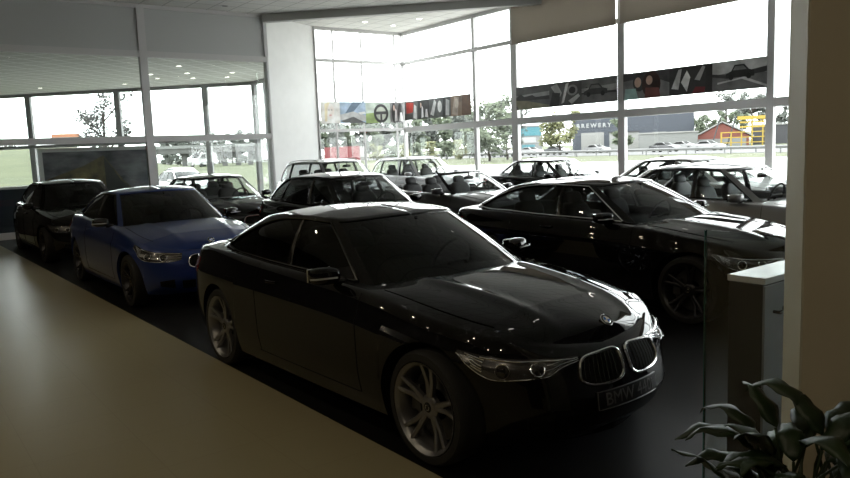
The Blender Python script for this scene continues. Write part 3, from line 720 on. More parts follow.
# ---------------------------------------------------------------- room
m_tile = tile_mat('beige floor tiles', (.37, .33, .205), (.36, .32, .198), (.33, .29, .18), .6, .30, 0, .003, .04, spec=.16)
m_carpet = noise_mat('black display floor', (.006, .006, .0065), (.010, .010, .0105), 220, .5, .1); m_carpet.node_tree.nodes['Principled BSDF'].inputs['Specular IOR Level'].default_value = .2
m_ceil = tile_mat('white ceiling tiles', (.74, .73, .70), (.71, .70, .67), (.48, .47, .45), .6, .8, 0, .018)
m_ceil2 = tile_mat('adjoining ceiling tiles', (.70, .69, .66), (.67, .66, .63), (.90, .89, .875), .62, .7, R_(45), .045)
m_white = noise_mat('white painted wall', (.80, .80, .79), (.83, .83, .82), 3, .7)
m_beige = noise_mat('warm grey painted wall', (.44, .40, .31), (.46, .42, .325), 4, .6)
m_dark = noise_mat('dark brown unseen wall', (.035, .03, .025), (.05, .042, .035), 3, .7)  # for unseen walls, kept dark so the car sides reflect little light
m_col_lit = noise_mat('column lit face tone', (.58, .57, .47), (.60, .59, .49), 4, .6)  # paler than the wall beside it, stands for the lit face
m_alu = mat('white window frame', (.64, .63, .63), .45)
m_alud = mat('grey window frame', (.30, .30, .30), .5)
m_spand = mat('grey spandrel panel', (.55, .56, .56), .35)
m_beam = mat('grey beam paint', (.50, .50, .48), .7)
m_glass = glass_mat('window glass', (.93, .95, .94), 1.45)
m_haze = glass_mat('partition glass', (.90, .93, .92), 1.45)
m_blind = noise_mat('beige roller blind cloth', (.36, .34, .30), (.40, .375, .33), 40, .9)
def blind_mat():
    m, nt, b = nm('beige roller blind cloth'); b.inputs['Base Color'].default_value = (.46, .42, .36, 1); b.inputs['Roughness'].default_value = .9
    t = nt.nodes.new('ShaderNodeBsdfTranslucent'); t.inputs[0].default_value = (.30, .275, .24, 1); x = nt.nodes.new('ShaderNodeMixShader'); x.inputs[0].default_value = .5
    wv = nt.nodes.new('ShaderNodeTexWave'); wv.inputs['Scale'].default_value = 60; bp = nt.nodes.new('ShaderNodeBump'); bp.inputs['Strength'].default_value = .1
    nt.links.new(wv.outputs[0], bp.inputs['Height']); nt.links.new(bp.outputs[0], b.inputs['Normal'])
    o = nt.nodes['Material Output']; nt.links.new(b.outputs[0], x.inputs[1]); nt.links.new(t.outputs[0], x.inputs[2]); nt.links.new(x.outputs[0], o.inputs[0]); return m
m_blind = blind_mat()
H = 5.8; XR = 15.2; YB = 21.07; YG = 20.; XL = -7.; YN = -3.
def poly(name, pts, z0, z1, m, kind='structure', parent=None):
    n = len(pts); v = [(x, y, z0) for x, y in pts] + [(x, y, z1) for x, y in pts]
    f = [tuple(reversed(range(n))), tuple(range(n, 2 * n))] + [(i, (i + 1) % n, n + (i + 1) % n, n + i) for i in range(n)]
    o = link(name, v, f, m, parent); 
    if kind: o['kind'] = kind
    return o
e0, e1 = (2.385, YN), (2.14, YG)
poly('floor', [(XL, YN), e0, e1, (XL, YG)], -.2, 0, m_tile)
poly('floor_display', [e0, (XR, YN), (XR, YB), (11.73, YB), (9.57, YG), e1], -.2, 0, m_carpet)
FA = (4.43, 33.55); FB = (11.85, 26.02); fd = np.array(FB) - np.array(FA); fd /= np.linalg.norm(fd)
FL = tuple(np.array(FA) - fd * 16)
poly('floor_adjoining', [(XL, YG), (9.57, YG), (11.73, YB), FB, FA, FL, (XL, 40)], -.2, 0, mat('grey adjoining floor', (.32, .32, .31), .4))
poly('ceiling', [(XL, YN), (XR, YN), (XR, YB), (11.73, YB), (9.57, YG), (XL, YG)], H, H + .2, m_ceil)
poly('ceiling_adjoining', [(XL, YG + .05), (9.57, YG + .05), (11.73, YB), FB, FA, FL, (XL, 40)], 4.54, 4.7, m_ceil2)
mb = MB(); mb.wallbox((9.57, YG), (11.73, YB), 0, H, .15); struct(mb.build('wall_back', m_white))
mb = MB(); mb.box((XL - .2, YN, 0), (XL, 40, H)); struct(mb.build('wall_left', m_dark))
mb = MB(); mb.box((XL, YN - .2, 0), (XR, YN, H)); struct(mb.build('wall_front', m_dark))
# end wall beside the viewer, its lit corner face painted paler
mb = MB(); P_ = [(2.30, YN), (2.95, YN), (2.95, 1.215), (2.46, 1.215), (2.305, 1.085)]
poly('wall_right', P_, 0, H, m_beige)
mb = MB(); mb.add([(2.4585, 1.2185, 0), (2.3015, 1.0865, 0), (2.3015, 1.0865, H), (2.4585, 1.2185, H), (2.462, 1.2135, 0), (2.305, 1.0805, 0), (2.305, 1.0805, H), (2.462, 1.2135, H)], [(0, 1, 2, 3), (7, 6, 5, 4), (0, 3, 7, 4), (1, 5, 6, 2), (3, 2, 6, 7), (0, 4, 5, 1)])
struct(mb.build('trim_1', m_col_lit))
# beam across the ceiling
p = np.array([9.57, YG]); q = np.array([XR, 14.4])
mb = MB(); mb.wallbox(q, p, H - .22, H, .22); struct(mb.build('trim_2', m_beam))

# windows: one bay = frame + panes
wn = [0]
def window(p, q, z0, z1, bars, mull=.10, depth=.12, fm=None, gm=None, vert=(), first=None, last=None, bar=.10, thick=None):
    """glazed bay along p->q with horizontal bars at heights bars"""
    wn[0] += 1; fm = fm or m_alu
    p = np.array(p, float); q = np.array(q, float); L = np.linalg.norm(q - p); d = (q - p) / L; n = np.array([-d[1], d[0]])
    mb = MB(); f0 = (first or mull) / 2; f1 = (last or mull) / 2
    def seg(a, b, za, zb_, dp=depth):
        A = p + d * a - n * dp / 2; B = p + d * b - n * dp / 2; mb.wallbox(A, B, za, zb_, dp)
    seg(0, f0, z0, z1); seg(L - f1, L, z0, z1)
    for z in [z0 + bar / 2] + list(bars) + [z1 - bar / 2]:
        hb = (thick if thick and 2 < z < 3 else bar) / 2; seg(f0, L - f1, z - hb, z + hb, depth * .9)
    for v in vert: seg(v - .025, v + .025, z0, z1, depth * .6)
    o = struct(mb.build('window_%d' % wn[0], fm))
    g = MB(); A = p + d * f0 + n * 0; B = p + d * (L - f1); g.wallbox(A - n * .006, B - n * .006, z0 + bar, z1 - bar, .012)
    g.build('window_pane', gm or m_glass, o)
    return o
def xb(px): a = az(px, 80); return math.tan(a) * YB
xs = [11.73, xb(334), xb(362), 15.2]
window((11.73, YB), (15.2, YB), 0, H, [2.49, 4.75], .07, vert=[xb(334) - 11.73, xb(362) - 11.73, xb(395) - 11.73])
ys = [YB, 17.25, 15.5, 11.7, 7.9, 7.35, 3.6, .0, YN]
wd = [.14, .12, .24, .20, .16, .20, .2, .2, .2]
for i in range(8): window((XR, ys[i]), (XR, ys[i + 1]), 0, H, [2.47, 4.75], .1, first=wd[i], last=wd[i + 1], bar=.11, thick=.19)
# partition glass towards the adjoining room
mb = MB(); mb.box((XL, YG, 0), (1.95, YG + .15, H)); struct(mb.build('wall_partition_blocker', m_dark))  # out of view, made solid and dark to keep brightness off the car sides
for a, b, fa, fb in ((1.95, 6.02, .2, .2), (6.02, 9.57, .2, .12)):
    window((a, YG), (b, YG), 0, 4.62, [2.33], .2, .14, first=fa, last=fb, bar=.16)
    wn_ = MB(); wn_.box((a + .03, YG - .03, 4.62), (b - .03, YG + .04, H - .06)); struct(wn_.build('wall_spandrel', m_spand))
    t_ = MB(); t_.box((a, YG - .08, 4.62), (a + .1, YG + .07, H)); t_.box((b - .1, YG - .08, 4.62), (b, YG + .07, H)); t_.box((a + .1, YG - .08, H - .09), (b - .1, YG + .07, H)); struct(t_.build('trim_3', m_alu))
# far glazing of the adjoining room
def onfar(px):
    a = az(px, 120); s_, c_ = math.sin(a), math.cos(a)  # point t*(s,c) on FA + k fd
    A = np.array([[s_, -fd[0]], [c_, -fd[1]]]); return float(np.linalg.solve(A, np.array(FA))[1])
mb = MB(); mb.wallbox(FL, tuple(np.array(FA) - fd * 1.2), 0, 4.54, .2); struct(mb.build('wall_adjoining_blocker', m_dark))  # out of view, dark in place of glazing that whitened the blue car
ks = [-1.2, onfar(30), onfar(119), onfar(207), float(np.linalg.norm(np.array(FB) - np.array(FA)))]
for a, b in zip(ks[:-1], ks[1:]):
    window(np.array(FA) + fd * a, np.array(FA) + fd * b, 0, 4.54, [2.45], .22, .14, fm=m_alud, bar=.13)
window(FB, (11.5, 21.3), 0, 4.54, [2.45], .22, .14, fm=m_alud, bar=.13, vert=(1.0, 1.9))

# blinds
bl = []
for i, (a, b) in enumerate(((15.5, 11.7), (11.7, 7.9), (7.35, 3.6), (3.6, .0))):
    r = empty('roller_blind', (XR - .17, (a + b) / 2, H))
    L = (a - b) / 2 - .06
    c_ = MB(); n = 24
    v = []; 
    for k in range(n + 1):
        y = -L + 2 * L * k / n
        for z in (-.08, -1.13): v += [(.012 * math.sin(k * .9 + z), y, z), (.012 * math.sin(k * .9 + z) + .006, y, z)]
    f = []
    for k in range(n):
        o = k * 4; f += [(o, o + 4, o + 6, o + 2), (o + 1, o + 3, o + 7, o + 5), (o + 2, o + 6, o + 7, o + 3), (o, o + 1, o + 5, o + 4)]
    f += [(0, 2, 3, 1), (n * 4, n * 4 + 1, n * 4 + 3, n * 4 + 2)]
    c_.add(v, f); c_.build('blind_cloth', m_blind, r, True)
    t = MB(); t.tube([(.0, -L, -.06), (.0, L, -.06)], .035, 12); t.build('roller_tube', m_alu, r, True)
    t = MB(); t.box((-.008, -L, -1.16), (.018, L, -1.125)); t.build('bottom_bar', m_blind, r)
    tag(r, ['beige roller blind pulled a little down in the window bay left of the middle mullion', 'beige roller blind in the wide window bay above the grey sedan', 'beige roller blind in the bay next after the double mullion', 'beige roller blind in the window bay nearest the pillar wall'][i], 'blind', 'roller blinds at the top of the right-hand windows')

# printed photo banners on the glass
def disc(cx, cy, rx, ry, n=18, a0=0, a1=2 * math.pi): return [(cx + rx * math.cos(a0 + (a1 - a0) * k / n), cy + ry * math.sin(a0 + (a1 - a0) * k / n)) for k in range(n)]
gcol = {}
def gmat(c):
    if c not in gcol: gcol[c] = noise_mat('print ink', tuple(v * 1.2 for v in c), tuple(min(1, v * 2.3) for v in c), 3.5, .35, lo=.3, hi=.7)
    return gcol[c]
def banner(p, q, z0, z1, prints, label):
    p = np.array(p, float); q = np.array(q, float); L = np.linalg.norm(q - p); d = (q - p) / L; n = np.array([d[1], -d[0]])  # n towards the room
    root = empty('window_banner', (p[0], p[1], z0)); tag(root, label, 'banner', 'photo banners across the windows')
    sh = MB(); 
    def V(u, v, h): w_ = d * u + n * h; return (w_[0], w_[1], v)
    def slab(m_, pts, h0, h1, mi):
        k = len(pts); a = [V(u, v, h0) for u, v in pts] + [V(u, v, h1) for u, v in pts]
        m_.add(a, [tuple(range(k)), tuple(reversed(range(k, 2 * k)))] + [((i + 1) % k, i, k + i, k + (i + 1) % k) for i in range(k)], mi)
    slab(sh, [(0, 0), (L, 0), (L, z1 - z0), (0, z1 - z0)], 0, .004, 0); sh.build('backing_sheet', mat('banner sheet', (.03, .03, .03), .5), root)
    u = 0; Hh = z1 - z0
    for wf, bgc, shapes in prints:
        W_ = L * wf; m_ = MB(); ms = [gmat(bgc)]; slab(m_, [(u, 0), (u + W_, 0), (u + W_, Hh), (u, Hh)], .004, .007, 0)
        for j, (c, pts) in enumerate(shapes):
            if gmat(c) not in ms: ms.append(gmat(c))
            pts = [(u + min(max(x, 0), 1) * W_, min(max(y, 0), 1) * Hh) for x, y in pts]
            ar = sum(pts[i][0] * pts[(i + 1) % len(pts)][1] - pts[(i + 1) % len(pts)][0] * pts[i][1] for i in range(len(pts)))
            if ar < 0: pts = pts[::-1]
            slab(m_, pts, .007, .008 + .0008 * (j + 1), ms.index(gmat(c)))
        m_.build('printed_photo', ms, root); u += W_
    return root
g = lambda v, t=0: (v * (1 + t), v, v * (1 - t))
def car_sil(cx, cy, s_, c1=g(.02), c2=g(.16)):
    return [(c1, [(cx - s_, cy), (cx - s_, cy + .14), (cx - .62 * s_, cy + .22), (cx - .38 * s_, cy + .42), (cx + .30 * s_, cy + .42), (cx + .62 * s_, cy + .24), (cx + s_, cy + .18), (cx + s_, cy)]),
            (c2, [(cx - .5 * s_, cy + .24), (cx - .33 * s_, cy + .37), (cx + .24 * s_, cy + .37), (cx + .48 * s_, cy + .24)]), (g(.01), disc(cx - .62 * s_, cy + .02, .17 * s_, .10)), (g(.01), disc(cx + .62 * s_, cy + .02, .17 * s_, .10))]
road = [(g(.22), [(0, .62), (1, .70), (1, .45), (0, .45)]), (g(.03), [(0, .55), (.15, .68), (.25, .55), (.5, .60), (.6, .5), (1, .52), (1, .36), (0, .40)]), ((.16, .15, .10), [(0, .42), (.35, .36), (1, .10), (1, 0), (.1, 0), (0, .2)])]
engine = [(g(.30), [(.05, .85), (.25, .95), (.40, .55), (.30, .30)]), (g(.02), [(.0, 0), (.3, .0), (.35, .55), (.1, .6)]), (g(.45), [(.52, .9), (.62, .95), (.46, .15), (.38, .1)]), (g(.20), disc(.72, .62, .16, .22)), (g(.02), disc(.72, .62, .10, .14)), (g(.36), [(.60, .2), (.9, .45), (.95, .35), (.7, .05)])]
people = [(g(.12), [(0, 0), (1, 0), (1, .5), (.6, .8), (0, .7)]), (g(.03), disc(.36, .62, .14, .34)), ((.34, .24, .19), disc(.33, .62, .075, .19)), ((.03, .015, .012), disc(.62, .50, .20, .48)), ((.36, .25, .20), disc(.58, .66, .07, .17)), ((.20, .30, .29), [(.02, 0), (.05, .42), (.28, .40), (.34, 0)]), ((.09, .03, .025), [(.48, 0), (.50, .40), (.78, .36), (.82, 0)])]
seats = [(g(.34), [(.05, .25), (.22, .9), (.30, .92), (.22, .2)]), (g(.42), [(.28, .45), (.42, .85), (.50, .6), (.42, .1)]), ((.10, .015, .02), [(.55, .05), (.62, .25), (.85, .22), (.82, .03)]), (g(.24), [(.60, .50), (.78, .95), (.84, .9), (.72, .45)]), (g(.02), [(.84, 0), (.86, .9), (1, .9), (1, 0)])]
woman = [((.62, .54, .48), disc(.5, .56, .2, .36)), ((.5, .40, .28), [(.2, .1), (.22, .9), (.5, 1), (.36, .7), (.32, .1)]), ((.42, .22, .2), disc(.5, .38, .07, .03)), (g(.15), disc(.43, .62, .03, .025)), (g(.15), disc(.57, .62, .03, .025))]
wheelshot = [((.05, .08, .12), [(.1, .3), (.5, 1), (.85, 1), (.3, .25)]), (g(.28), [(0, .4), (.5, .55), (1, .35), (1, .1), (0, .15)]), (g(.05), [(0, .1), (.5, .3), (1, 0), (.2, 0)]), (g(.5), [(.7, .5), (.95, .55), (1, .45), (.8, .4)])]
steer = [((.16, .22, .08), [(0, 0), (0, .45), (.5, .5), (.6, 0)]), (g(.02), disc(.62, .45, .30, .46)), ((.24, .26, .22), disc(.62, .45, .21, .33)), (g(.03), [(.40, .40), (.84, .42), (.84, .56), (.40, .54)]), (g(.03), [(.58, 0), (.66, 0), (.66, .45), (.58, .45)])]
crowd = [(g(.03), disc(.25, .5, .14, .5)), ((.4, .3, .26), disc(.28, .72, .06, .14)), (g(.45), [(.3, .05), (.36, .7), (.46, .6), (.5, .1)]), (g(.04), disc(.72, .55, .18, .4)), (g(.5), [(.62, .1), (.7, .5), (.82, .5), (.9, .05)])]
redp = [((.32, .04, .03), [(.15, .35), (.15, .95), (.7, .9), (.62, .4)]), (g(.5), [(.65, .1), (.75, .8), (.9, .7), (.9, 0)]), (g(.06), [(0, 0), (0, .35), (.6, .3), (.6, 0)])]
brown = [((.10, .055, .035), [(.55, 0), (.58, 1), (1, 1), (1, 0)]), ((.30, .24, .20), [(.05, .1), (.2, .95), (.42, .9), (.35, 0)]), ((.38, .33, .29), disc(.3, .62, .1, .25))]
wins = [(g(.45), [(.05, .2), (.25, .95), (.34, .8), (.2, .1)]), (g(.5), disc(.5, .55, .1, .3)), (g(.02), [(.62, 0), (.66, 1), (.74, 1), (.74, 0)]), (g(.38), [(.76, .1), (.8, .9), (.95, .8), (.92, .05)])]
dusk = [(g(.30), [(0, .55), (0, 1), (1, 1), (1, .5), (.5, .62)]), (g(.03), [(0, .60), (.3, .52), (1, .70), (1, .52), (.3, .40), (0, .5)]), (g(.34), [(.1, .30), (.6, .42), (1, .10), (1, .03), (.55, .36), (.1, .24)])] + car_sil(.52, .42, .26, g(.015), g(.12))
banner((xb(317), YB - .10), (15.12, YB - .10), 2.72, 3.42, [(.22, (.50, .47, .43), woman), (.30, (.20, .26, .34), wheelshot), (.30, (.30, .34, .30), steer), (.18, g(.12), crowd)], 'photo banner with a face and a steering wheel across the back window')
banner((XR - .14, 20.85), (XR - .14, 17.32), 2.78, 3.42, [(.22, g(.10), redp), (.18, g(.03), crowd), (.32, g(.07), wins), (.28, (.16, .11, .08), brown)], 'photo banner with a red patch and brown end, right of the glass corner')
banner((XR - .14, 15.32), (XR - .14, 11.74), 2.78, 3.42, [(.36, g(.07), road), (.32, g(.06), engine), (.32, g(.10), road[::-1][1:] + car_sil(.4, .35, .33, g(.03), g(.1)))], 'photo banner with a country road, in the bay left of the middle mullion')
banner((XR - .14, 11.56), (XR - .14, 7.92), 2.78, 3.42, [(.36, g(.04), people), (.30, g(.025), seats), (.34, g(.10), dusk)], 'photo banner with two women and a car on a hill, above the grey sedan')

# downlights
m_dl = mat('lit lamp', (1, .95, .875), .5, emit=9.); m_dlo = mat('unlit lamp', (.03, .03, .03), .3); m_ring = mat('lamp ring', (.6, .6, .58), .4)
def downlight(x, y, z, lit, label, group):
    r = empty('downlight', (x, y, z)); tag(r, label, 'light', group)
    a = MB(); a.lathe([(.075, -.002), (.11, -.012), (.115, 0), (.075, 0)], 24, 'z', closed=True); a.build('lamp_ring', m_ring, r, True)
    b = MB(); b.lathe([(.0001, -.004), (.075, -.004), (.075, .0), (.0001, 0)], 24, 'z'); b.build('lamp_disc', m_dl if lit else m_dlo, r, True)
for (x, y), l in (((12.85, 19.72), 'lit round downlight nearest the white wall in the ceiling corner'), ((14.05, 19.9), 'lit round downlight nearest the glass corner'), ((14.1, 18.55), 'lit round downlight closest to the right windows in the ceiling corner')):
    downlight(x, y, H, True, l, 'lit downlights in the ceiling corner')
for (x, y), l in (((8.05, 19.2), 'dark unlit downlight above the right end of the glass partition'), ((6.0, 17.6), 'dark unlit downlight above the post of the glass partition')):
    downlight(x, y, H, False, l, 'unlit downlights over the partition')
for i, (x, y) in enumerate([(x, y) for x in (4.6, 9.0, 12.6) for y in (-.6, 3.6, 8.2)]):
    downlight(x, y, H, True, 'lit round downlight in the showroom ceiling above the parked cars', 'downlights above the parked cars')
for (x, y), l in (((5.28, 30.1), 'small lit downlight beyond the glass at far left'), ((7.7, 28.0), 'small lit downlight beyond the glass, left of the tall post'), ((7.72, 22.2), 'bright lit downlight in the adjoining ceiling, nearest the partition')):
    downlight(x, y, 4.54, True, l, 'downlights in the adjoining ceiling')
for x, y in ((8.6, 24.0), (9.3, 25.4), (8.2, 25.8), (9.9, 23.4), (7.6, 24.6), (10.3, 24.8)):
    downlight(x, y, 4.54, True, 'tiny lit downlight in the adjoining ceiling right of the tall post', 'small downlights right of the tall post')

for i, (x, y) in enumerate([(x, y) for x in (-4.6, -1.2) for y in (-1.2, 3.2, 7.6, 12.0)]):
    downlight(x, y, H, True, 'lit round downlight in the ceiling above the beige floor', 'downlights above the beige floor')
    l = bpy.data.lights.new('downlight_beam', 'AREA'); l.shape = 'DISK'; l.size = .15; l.energy = WARM; l.color = (1, .83, .58)
    lo = bpy.data.objects.new('downlight_beam', l); C.objects.link(lo); lo.location = (x, y, H - .02)
# framed landscape board in the adjoining room
r = empty('picture_board', (4.97, 21.0, 0)); tag(r, 'large framed dark landscape picture standing behind the glass partition', 'picture')
b = MB(); w2 = 1.50
b.box((-w2, -.03, .55), (-w2 + .10, .04, 2.17)); b.box((w2 - .10, -.03, .55), (w2, .04, 2.17)); b.box((-w2 + .1, -.03, 2.07), (w2 - .1, .04, 2.17)); b.box((-w2 + .1, -.03, .55), (w2 - .1, .04, .65)); b.build('frame', m_alu, r)
b = MB(); b.box((-w2 + .1, -.01, .65), (w2 - .1, .02, 2.07)); b.build('picture_panel', noise_mat('dark landscape print', (.03, .032, .038), (.20, .20, .22), 1.6, .4, detail=6, stretch=(1, 1, 2.2)), r)
b = MB(); b.add([(-1.39, -.014, .66), (1.15, -.014, .66), (.55, -.014, 1.25), (.08, -.014, 1.95), (-.4, -.014, 1.7), (-1.39, -.014, 1.35)], [(0, 1, 2, 3, 4, 5)]); b.build('printed_hill', noise_mat('hill print', (.03, .026, .012), (.20, .165, .07), 3, .4, detail=6), r)
b = MB(); b.add([(.1, -.0145, .66), (1.1, -.0145, .66), (.5, -.0145, 1.25), (.09, -.0145, 1.9)], [(0, 1, 2, 3)]); b.build('printed_road', mat('road print', (.03, .03, .028), .4), r)
for s_ in (-1, 1):
    b = MB(); b.box((s_ * 1.2 - .04, -.02, .02), (s_ * 1.2 + .04, .03, .55)); b.box((s_ * 1.2 - .05, -.3, 0), (s_ * 1.2 + .05, .3, .03)); b.build('board_foot', m_alu, r)
# counter
r = empty('reception_counter', (1.9, 21.8, 0)); tag(r, 'dark counter with a pale top behind the glass partition at the far left', 'counter')
b = MB(); b.box((-1.75, -.3, 0), (1.7, .3, 1.16)); b.build('counter_body', mat('counter front', (.02, .025, .04), .4), r, bevel=.01)
b = MB(); b.box((-1.8, -.35, 1.16), (1.75, .35, 1.22)); b.build('counter_top', m_alu, r, bevel=.01)

# glass screen, cabinet
r = empty('glass_screen', (2.50, 1.24, 0)); tag(r, 'clear frameless glass screen standing beside the pillar wall', 'glass screen')
b = MB(); b.box((-.006, 0, .02), (.006, .30, 1.45)); b.build('glass_panel', m_haze, r)
b = MB(); b.box((-.0062, .30, .02), (.0062, .3035, 1.45)); b.build('polished_edge', mat('green glass edge', (.02, .09, .07), .15, 0, 1.), r)
b = MB(); b.box((-.03, .02, 0), (.03, .28, .05)); b.build('floor_channel', m_alud, r)
r = empty('cabinet', (4.06, 2.0, .0)); tag(r, 'narrow grey cabinet with a white top and small handle beside the pillar wall', 'cabinet')
b = MB(); b.box((-.45, -.10, 0), (.45, .09, 1.03)); b.build('cabinet_body', mat('cabinet grey shaded side', (.02, .02, .023), .35), r, bevel=.006)  # unlit side: shade put into a near black body colour
b = MB(); b.box((-.455, -.115, 1.03), (.455, .095, 1.065)); b.build('cabinet_top', mat('cabinet white top', (.62, .62, .63), .25), r, bevel=.004)
b = MB(); b.box((-.45, -.113, .03), (.45, -.10, 1.02)); dr = b.build('door', mat('cabinet grey lit front', (.22, .23, .25), .35), r, bevel=.003)  # lit front: lighter colour than the body to stand for the light
b = MB(); b.tube([(-.36, -.11, .875), (-.36, -.145, .875), (-.26, -.145, .88), (-.26, -.11, .88)], .009, 8); b.build('handle', M['blacktrim'], dr, True)
# ---------------------------------------------------------------- the cars on show
G1 = None
make_car('car', COUPE, M, P_black, (3.19, 4.62), 1.5, 'shiny black coupe in the foreground with its numbered black front plate', plate=(.36, .455, 'BMW 440i'), glass='glass_dark', detail=2)
make_car('car', COMPACT, M, P_blue, (3.22, 10.55), 0, 'dark blue coupe parked behind the foreground black coupe', glass='glass_dark', rim=M['rim_dark'], detail=2, blackmirror=True)
make_car('car', HATCH, M, P_black, (3.22, 16.0), 0, 'black car at the far left, behind the blue coupe', glass='glass_dark', rim=M['rim_dark'], detail=1)
make_car('car', SEDAN, M, P_black, (5.85, 15.0), 0, 'black sedan by the glass partition, right of the blue coupe', glass='glass_clear', detail=1)
make_car('car', HATCH, M, P_black, (6.35, 10.25), 0, 'black hatchback right behind the roof of the foreground coupe', glass='glass_mid', detail=1)
make_car('car', SUV, M, P_silver, (9.4, 15.95), 0, 'silver grey sport utility car in front of the white wall', glass='glass_clear', detail=1, rails=True)
make_car('car', SUV_LOW, M, P_silver, (13.7, 18.1), 0, 'silver sport utility car in the glass corner, under the banner with the red patch', glass='glass_clear', detail=1, rails=True)
make_car('car', CONV, M, P_dgrey, (9.2, 11.0), 0, 'dark grey open convertible with two round headrests showing', glass='glass', detail=1)
make_car('car', SEDAN, M, P_black, (14.2, 12.9), 0, 'black sedan beside the right-hand windows, right of the convertible', glass='glass_clear', detail=1)
make_car('car', base_shape(**BIG), M, P_black, (7.0, 5.38), 0, 'large black coupe with chrome window line, right of the foreground coupe', glass='glass_mid', dlo='chrome', rim=M['rim_dark'], detail=2)
make_car('car', SEDAN, M, P_grey, (9.8, 5.5), 0, 'grey sedan behind the large black coupe, showing its pale door mirror', glass='glass_clear', detail=1, seats='seat_grey')
make_car('car', SEDAN, M, P_white, (13.5, 8.35), 0, 'white car half hidden behind the roof of the grey sedan', glass='glass_clear', detail=1)
make_car('car', HATCH, M, P_dgrey, (12.1, 3.75), 0, 'dark car with only its roof and rear window showing beside the pillar', glass='glass_clear', detail=1)

make_car('car', SEDAN, M, P_white, (10.9, 31.6, -.15), 5, 'white car parked outside, seen just right of the tall partition post', glass='glass_mid', detail=0)
make_car('car', SEDAN, M, P_silver, (13.6, 39.5, -.15), 5, 'silver car parked outside, behind the white one past the partition post', glass='glass_mid', detail=0)
# ---------------------------------------------------------------- plant
m_leaf = noise_mat('dark glossy leaf', (.008, .022, .008), (.018, .04, .012), 9, .45, .15)
m_leafp = noise_mat('pale leaf', (.10, .10, .09), (.16, .16, .15), 9, .3, .15)
m_stem = mat('green stem', (.03, .05, .02), .5)
pl = empty('potted_plant', (1.87, .83, 0)); tag(pl, 'leafy green potted plant in front of the pillar wall', 'plant')
b = MB(); b.lathe([(.0001, 0), (.17, 0), (.19, .02), (.23, .40), (.245, .42), (.245, .45), (.215, .45), (.21, .42), (.0001, .42)], 32, 'z'); b.build('pot', mat('dark pot', (.03, .03, .03), .35), pl, True)
b = MB(); b.lathe([(.0001, .405), (.205, .405)], 24, 'z'); b.lathe([(.0001, .425), (.15, .42), (.205, .41)], 24, 'z'); b.build('soil', noise_mat('soil', (.01, .008, .006), (.03, .022, .015), 60, .9, .4), pl, True)
rnd = random.Random(11)
def leaf(base, a, el, L, Wd, droop, twist):
    n = 12; V = []; p = Vector(base); d = Vector((math.cos(a) * math.cos(el), math.sin(a) * math.cos(el), math.sin(el)))
    sd = Vector((-math.sin(a), math.cos(a), 0)); st = L * .55; stem = [p.copy()]
    for k in range(5): p = p + d * st / 5; stem.append(p.copy())
    e = el
    for k in range(n + 1):
        f = k / n; wv = Wd * (math.sin(math.pi * min(1, f * 1.0) ** .75) ** .9) * (1 - .25 * f) + .001
        s2 = (sd * math.cos(twist * f) + Vector((0, 0, 1)) * math.sin(twist * f)).normalized(); up = s2.cross(d).normalized()
        rip = .006 * math.sin(f * 17 + a * 5)
        for c, h in ((-1, .28), (-.5, .10), (0, 0), (.5, .10), (1, .28)): V.append(p + s2 * wv * c - up * (-h * wv) + up * rip * abs(c))
        e -= droop / n; d = Vector((math.cos(a) * math.cos(e), math.sin(a) * math.cos(e), math.sin(e))); p = p + d * L / n
    F = [(i * 5 + j, i * 5 + j + 1, (i + 1) * 5 + j + 1, (i + 1) * 5 + j) for i in range(n) for j in range(4)]
    return V, F, stem
for i in range(88):
    a = rnd.uniform(0, 2 * math.pi); el = rnd.uniform(.75, 1.45); L = rnd.uniform(.17, .25)
    V, F, stem = leaf((rnd.uniform(-.09, .09), rnd.uniform(-.09, .09), .42), a, el, L, rnd.uniform(.028, .043), rnd.uniform(1.2, 2.3), rnd.uniform(-.6, .6))
    hgt = rnd.uniform(.16, .50); off = Vector((math.cos(a) * .06, math.sin(a) * .06, hgt))
    V = [v + off for v in V]; stem = [Vector(stem[0])] + [s_ + off for s_ in stem]
    o = link('leaf', V, F, [m_leaf], pl, True)
    so = o.modifiers.new('Solidify', 'SOLIDIFY'); so.thickness = .0015
    sb = MB(); sb.tube(stem, .004, 5); sb.build('leaf_stem', m_stem, o, True)
# ---------------------------------------------------------------- outside
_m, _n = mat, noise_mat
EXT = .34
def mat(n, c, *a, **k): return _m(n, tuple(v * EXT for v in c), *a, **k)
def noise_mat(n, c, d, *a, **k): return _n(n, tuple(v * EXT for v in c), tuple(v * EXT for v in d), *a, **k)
def lf_haze_mat(n, c, d, *a, **k): return _n(n, tuple(v * .52 for v in c), tuple(v * .52 for v in d), *a, **k)  # leaf colours raised and greyed to stand in for haze
m_leafk = _n('dark thin leaves', (.03, .03, .028), (.05, .05, .045), 1.2, .8)
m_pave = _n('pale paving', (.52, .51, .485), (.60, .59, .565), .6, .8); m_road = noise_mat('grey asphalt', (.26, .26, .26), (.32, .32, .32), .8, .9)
m_grass = noise_mat('lawn grass', (.15, .175, .07), (.20, .225, .095), .5, .9, detail=8); m_leafd = lf_haze_mat('tree leaves', (.15, .19, .12), (.22, .26, .17), 1.2, .8)
m_leafy = lf_haze_mat('yellow green leaves', (.27, .29, .13), (.35, .36, .18), 1.2, .8); m_leafg = lf_haze_mat('grey green leaves', (.19, .21, .18), (.26, .28, .25), 1.2, .8)
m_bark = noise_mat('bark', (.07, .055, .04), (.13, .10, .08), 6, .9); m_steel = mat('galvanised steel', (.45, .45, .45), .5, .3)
ZG = -.15
def strip(name, pts, z, m): return poly(name, pts, z - .3, z, m)
strip('ground', [(-60, 41), (-60, 400), (400, 400), (400, -150), (15.5, -150), (15.5, 21.4), (12.2, 21.4), (12.2, 26.2), (4.5, 34), (-2, 41)], ZG, m_grass)
